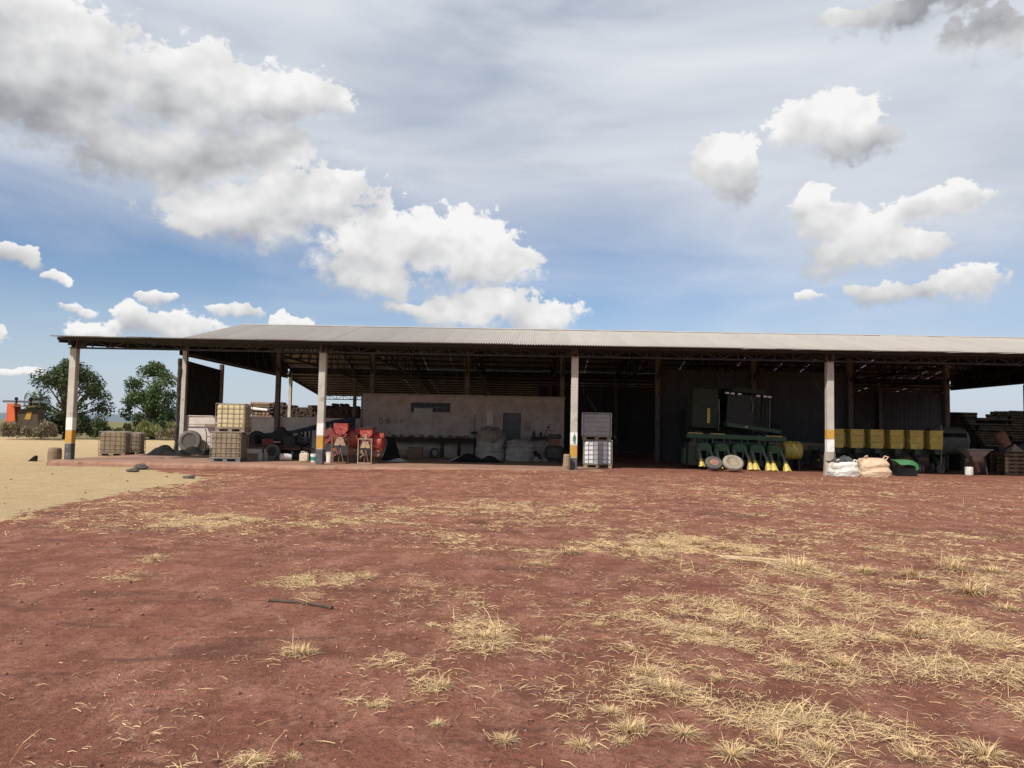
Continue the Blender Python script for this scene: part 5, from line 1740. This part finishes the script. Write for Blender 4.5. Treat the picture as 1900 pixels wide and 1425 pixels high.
tree('wide dark round tree behind the leftmost post', -45.2, 74, 7.7, 8.9, 5, m_leaf, 11000, .15, 44, .16)
tree('lighter open crowned tree left of the dark side boards', -39.6, 80, 8.1, 7.6, 8, m_leaf2, 9000, .15, 44, .18)
tree('slim small tree in the gap between the two larger trees', -43.2, 83, 4.6, 2.2, 11, m_leaf2, 900, .14, 8, .3)
specs = (('hedge_bush', 'dense dark green bush right of the leftmost post', -42.2, 73, 3.4, 2.2, 2, m_hedge, 2400, .13, 0),
         ('scrub_bush', 'brown dry scrub under the wide dark tree', -45.6, 71, 3.2, 1.7, 2, m_dry, 1600, .12, .4),
         ('scrub_bush', 'low dry scrub left of the leftmost post', -43.8, 68.5, 2.6, 1.0, 1.6, m_dry, 1300, .10, .4),
         ('scrub_bush', 'greenish scrub behind the leftmost post', -44.4, 73, 2.4, 2.3, 1.6, m_hedge, 1300, .13, .2),
         ('scrub_bush', 'dry scrub before the orange machine', -47.2, 65.5, 3.0, .9, 1.2, m_dry, 1200, .10, .5),
         ('grass_clump', 'pale green tall grass behind the brown tote', -39.6, 76.5, 3.6, 1.9, 2, m_grassy, 2000, .2, .75),
         ('grass_clump', 'yellowish tall grass below the lighter tree', -37.0, 77, 3.6, 1.8, 2, m_grassy, 2000, .2, .75),
         ('grass_clump', 'straw coloured grass beside the dark side boards', -35.0, 75.5, 3.2, 1.5, 2, m_dry, 1600, .18, .75),
         ('hedge_bush', 'dark green shrub under the lighter tree', -38.8, 79, 3.6, 2.6, 2, m_hedge, 1600, .14, 0),
         ('scrub_bush', 'brown dry scrub seen between totes and wall', -33.2, 75, 2.6, 1.2, 1.6, m_dry, 1000, .14, .4),
         ('grass_clump', 'faded tall grass between the two larger trees', -41.3, 82, 3.2, 2.2, 2, m_grassy, 1300, .2, .7))
specs += (('scrub_bush', 'wide brown scrub covering the wheels of the orange implement', -45.6, 66.6, 3.2, 1.5, 1.4, m_dry, 1900, .11, .4),
          ('scrub_bush', 'brown weeds just right of the orange implement', -43.6, 67.2, 2.4, 1.8, 1.4, m_dry, 1500, .12, .4),
          ('scrub_bush', 'thin dry weeds at the left edge of the pale ground', -49.0, 66.0, 2.6, 1.1, 1.4, m_dry, 1100, .11, .5),
          ('scrub_bush', 'olive scrub behind the orange implement', -47.3, 72.0, 4.2, 2.4, 1.8, m_hedge, 1900, .14, .2))
for i, (nm, lb, x, y, w, h, d, lm, n, lf, up) in enumerate(specs):
    bush(nm, lb, x, y, w, h, d, lm, 40 + i, n, lf, up)

om = thing('orange_implement', 'orange farm implement with a dark boom at the far left edge', 'implement', (-46.6, 68.5, 0))
MB().prism([(-.7, .7), (-.6, 3.05), (.05, 3.0), (.15, 1.9), (.3, .7)], -.4, .5).build('orange_hopper', m_orange, om)
MB().box((1.2, .3, 1.65), (1.9, 1.0, 1.8)).build('brown_body', m_brownb, om)
MB().box((1.1, -.1, 2.8), (2.3, 1.2, .08)).build('canopy', mat('tan_canopy', (.16, .11, .05), (.12, .085, .04), 2, .8), om)
MB().prism([(.95, 1.6), (1.15, 2.25), (1.6, 2.3), (1.5, 1.6)], -.24, -.20).build('yellow_guard', mat('ochre_guard', (.42, .24, .03), (.34, .18, .03), 2, .7), om)
MB().box((.8, .2, .72), (3.0, .5, .12)).build('chassis', m_steel, om)
for x in (-.5, 1.9):
    wo = MB().lathe([(.06, -.1), (.06, .1)], 8, (x, -.2, .42), 'Y').build('hub', m_steel, om)
    tyre_parts(wo, .45, .25, (x, -.2, .45), (R(90), 0, 0), n=18)
bo = MB().box((.3, .9, 3.25), (4.4, .16, .2)).build('boom', mat('blue_grey_paint', (.08, .085, .11), (.11, .11, .13), 3, .7), om)
MB().box((1.7, .7, 2.8), (.16, .16, .9)).build('boom_post', m_steel, om)
for x in (-.6, .75):
    MB().lathe([(.13, -.1), (.16, 0), (.13, .1)], 10, (x, .8, 3.5), 'Y').build('nozzle_head', m_black, bo)
    MB().lathe([(.13, -.1), (.15, 0), (.13, .1)], 10, (x, .8, 3.0), 'Y').build('nozzle_head', m_black, bo)
    MB().box((x, .8, 3.25), (.08, .1, .5)).build('nozzle_arm', m_black, bo)
MB().tube([(.1, .85, 2.85), (.15, .85, 3.6), (.28, .85, 3.5)], .03, 6).build('antenna', m_black, bo)

# ------------------------------------------------------------------ straw, tufts and small litter on the yard


def blades(n, seed, near, far, L, wd, tilt, dens_pow=1.0, thin=1.0, minspread=.72):
    g = np.random.default_rng(seed)
    out = []
    have = 0
    while have < n:
        m_ = n * 6
        y = near * (far / near) ** g.random(m_)
        x = (g.random(m_) * 2 - 1) * (minspread * y + 1.2) + .02 * y
        acc = straw_density(x, y) ** dens_pow * (0.35 + .65 * (y / far))
        keep = g.random(m_) < acc
        keep &= pale_field(x, y) < 0
        keep &= y < 29.8
        out.append(np.stack([x[keep], y[keep]], 1))
        have += keep.sum()
    xy = np.concatenate(out)[:n]
    return g, xy


def straw_mesh(name, n, seed, near, far, lr, wr, tilt, dens_pow, bend=.25):
    g, xy = blades(n, seed, near, far, None, None, None, dens_pow)
    L = g.uniform(*lr, n) * (.5 + .9 * g.random(n))
    a = g.normal(0.15, 1.0, n)
    flip = g.random(n) < .5
    a = np.where(flip, a + math.pi, a)
    el = np.abs(g.normal(0, tilt, n))
    wd = g.uniform(*wr, n)
    base = np.stack([xy[:, 0], xy[:, 1], zyard(xy[:, 0], xy[:, 1]) + g.uniform(.002, .012, n)], 1)
    dirh = np.stack([np.cos(a), np.sin(a), 0 * a], 1)
    side = np.stack([-np.sin(a), np.cos(a), g.normal(0, .5, n)], 1)
    mid = base + dirh * (L * .5 * np.cos(el))[:, None] + np.array([0, 0, 1]) * (L * .5 * np.sin(el) + .006)[:, None]
    el2 = el - g.uniform(0, bend * 2, n)
    tip = mid + dirh * (L * .5 * np.cos(el2))[:, None] + np.array([0, 0, 1]) * (L * .5 * np.sin(el2))[:, None]
    tip[:, 2] = np.maximum(tip[:, 2], zyard(tip[:, 0], tip[:, 1]) + .002)
    s = side * wd[:, None] * .5
    v = np.stack([base - s, base + s, mid + s, mid - s, tip + s * .3, tip - s * .3], 1).reshape(-1, 3)
    k = np.arange(n)[:, None] * 6
    f = np.concatenate([k + np.array([[0, 1, 2, 3]]), k + np.array([[3, 2, 4, 5]])], 0)
    me = np_mesh(name, v, f)
    me.materials.append(m_strawb)
    o = struct(link(name, me), 'stuff')
    return o


m_strawb = bpy.data.materials.new('straw_blades')
m_strawb.use_nodes = True
T = NT(m_strawb.node_tree)
b = T.n['Principled BSDF']
b.inputs['Roughness'].default_value = .7
rp = T.new('ShaderNodeNewGeometry').outputs['Random Per Island']
c = T.mix(rp, (.40, .255, .12), (.76, .54, .295))
c = T.mix(T.remap(T.noise(T.new('ShaderNodeTexCoord').outputs['Object'], 1.4, 3).outputs['Fac'], .4, .65, 0, .5), c, (.52, .37, .205))
T.put(b.inputs['Base Color'], c)
o = straw_mesh('straw_litter', 80000, 5, 3.0, 14.0, (.03, .11), (.0016, .0032), .07, 1.0)
tag(o, 'loose dry straw scattered over the near part of the red yard', 'straw')
o = straw_mesh('far_straw_litter', 52000, 6, 10.0, 29.5, (.04, .13), (.003, .0065), .07, 1.0)
tag(o, 'dry straw strewn over the far part of the red yard', 'straw')
o = straw_mesh('standing_straw', 5500, 7, 3.0, 20.0, (.06, .16), (.002, .005), .55, 1.6)
tag(o, 'short standing dry grass blades in the straw patches', 'straw')
# chaff flecks everywhere
g = np.random.default_rng(55)
n = 26000
cy_ = 3.0 * (28 / 3.0) ** g.random(n)
cx_ = (g.random(n) * 2 - 1) * (.75 * cy_ + 1)
kp = (g.random(n) < .12 + .88 * sstep(.44, .62, fbm(cx_ * 1.3, cy_ * .9, 91, 4))) & (pale_field(cx_, cy_) < 0) & (g.random(n) < .15 + .85 * sstep(4, 10, cy_))
cx_, cy_ = cx_[kp], cy_[kp]
n = len(cx_)
an = g.uniform(0, 6.28, n)
ln_ = g.uniform(.003, .011, n) * (1 + cy_ * .07)
wd_ = g.uniform(.0007, .0018, n) * (1 + cy_ * .07)
u_ = np.stack([np.cos(an), np.sin(an), g.normal(0, .15, n)], 1) * ln_[:, None]
w_ = np.stack([-np.sin(an), np.cos(an), g.normal(0, .4, n)], 1) * wd_[:, None]
pc = np.stack([cx_, cy_, zyard(cx_, cy_) + .008], 1)
v = np.stack([pc - u_ - w_, pc + u_ - w_, pc + u_ + w_, pc - u_ + w_], 1).reshape(-1, 3)
me = np_mesh('chaff', v, np.arange(4 * n).reshape(n, 4))
me.materials.append(m_strawb)
tag(struct(link('chaff', me), 'stuff'), 'tiny pale chaff flecks sprinkled over the red soil', 'chaff')

# single tufts of dry grass
TM = []
for k in range(7):
    g = np.random.default_rng(100 + k)
    n = 260
    a = g.uniform(0, 2 * math.pi, n)
    r0 = np.abs(g.normal(0, .30, n))
    lean = np.clip(np.abs(g.normal(.9, .45, n)), .05, 1.5)
    L = g.uniform(.25, 1.05, n)
    base = np.stack([np.cos(a) * r0, np.sin(a) * r0, 0 * a - .05], 1)
    a2 = a + g.normal(0, .6, n)
    dh = np.stack([np.cos(a2), np.sin(a2), 0 * a], 1)
    mid = base + dh * (L * .5 * np.sin(lean * .7))[:, None] + np.array([0, 0, 1]) * (L * .5 * np.cos(lean * .7))[:, None]
    tip = mid + dh * (L * .5 * np.sin(lean * 1.35))[:, None] + np.array([0, 0, 1]) * (L * .5 * np.cos(np.minimum(lean * 1.35, 2.0)))[:, None]
    tip[:, 2] = np.maximum(tip[:, 2], .03)
    sd = np.stack([-np.sin(a2), np.cos(a2), 0 * a], 1) * g.uniform(.008, .017, n)[:, None]
    v = np.stack([base - sd, base + sd, mid + sd, mid - sd, tip], 1).reshape(-1, 3)
    kk = np.arange(n)[:, None] * 5
    f = np.concatenate([np.concatenate([kk + np.array([[0, 1, 2]]), kk + np.array([[0, 2, 3]])], 0), kk + np.array([[3, 2, 4]])], 0)
    me = np_mesh('dry_grass_tuft', v, f)
    me.materials.append(m_strawb)
    TM.append(me)
rt_ = random.Random(12)
TDONE = []
TLAB = {0: 'lone dry grass tuft on bare red soil farthest left', 1: 'dry grass tuft on bare soil below the curved stick', 2: 'large bushy dry tuft in the middle right of the curved stick',
        3: 'small dry tuft just left of the large bushy tuft', 10: 'leftmost dry grass tuft at the bottom edge of the yard', 17: 'tall dry tuft at the end of the pale stalk bundle'}
for (x, y, s) in TUFT:
    k = s * 1.08
    o = link('dry_grass_tuft', rt_.choice(TM), None, (x, y, float(zyard(x, y))), (0, 0, rt_.uniform(0, 6.28)), (k * rt_.uniform(.85, 1.35), k * rt_.uniform(.8, 1.1), k * rt_.uniform(.45, .8)))
    tag(o, TLAB.get(len(TDONE), 'dry grass tuft standing among the straw patches of the red yard'), 'grass tuft', 'dry grass tufts on the red yard')
    TDONE.append(o)

# bundle of long stalks
bs = MB()
for k in range(9):
    x0, y0 = 2.55 + rt_.uniform(-.08, .08), 9.75 + rt_.uniform(-.12, .12)
    x1, y1 = 3.3 + rt_.uniform(-.2, .25), 8.75 + rt_.uniform(-.2, .2)
    bs.tube([(x0, y0, float(zyard(x0, y0)) + .03), ((x0 + x1) / 2, (y0 + y1) / 2, float(zyard(x0, y0)) + .08), (x1, y1, float(zyard(x1, y1)) + .02)], .0035, 5)
tag(bs.build('stalk_bundle', m_straw), 'bundle of long pale stalks lying in the straw at right', 'stalks')

sk = MB()
pts = [(-2.27, 6.86), (-2.05, 6.83), (-1.9, 6.80), (-1.76, 6.73), (-1.64, 6.64)]
sk.tube([(x, y, float(zyard(x, y)) + .014) for x, y in pts], [.015, .015, .013, .013, .017], 8)
tag(sk.build('curved_stick', m_stick), 'dark curved stick lying alone on the red soil', 'stick')
# small stones and clods
cl = MB()
for k in range(420):
    y = 3.4 * (26 / 3.4) ** rt_.random()
    x = rt_.uniform(-.72, .72) * y
    r = rt_.uniform(.006, .02) * (1 + y * .05)
    z = float(zyard(x, y))
    cl.blob((x, y, z + r * .3), (2 * r, 1.7 * r, 1.3 * r), k, .4, 6, 4, freq=1.5)
o = struct(cl.build('soil_clods', mat('clods', (.16, .065, .045), (.24, .11, .08), 20, .95)), 'stuff')
tag(o, 'small red clods and stones scattered over the yard', 'clods')
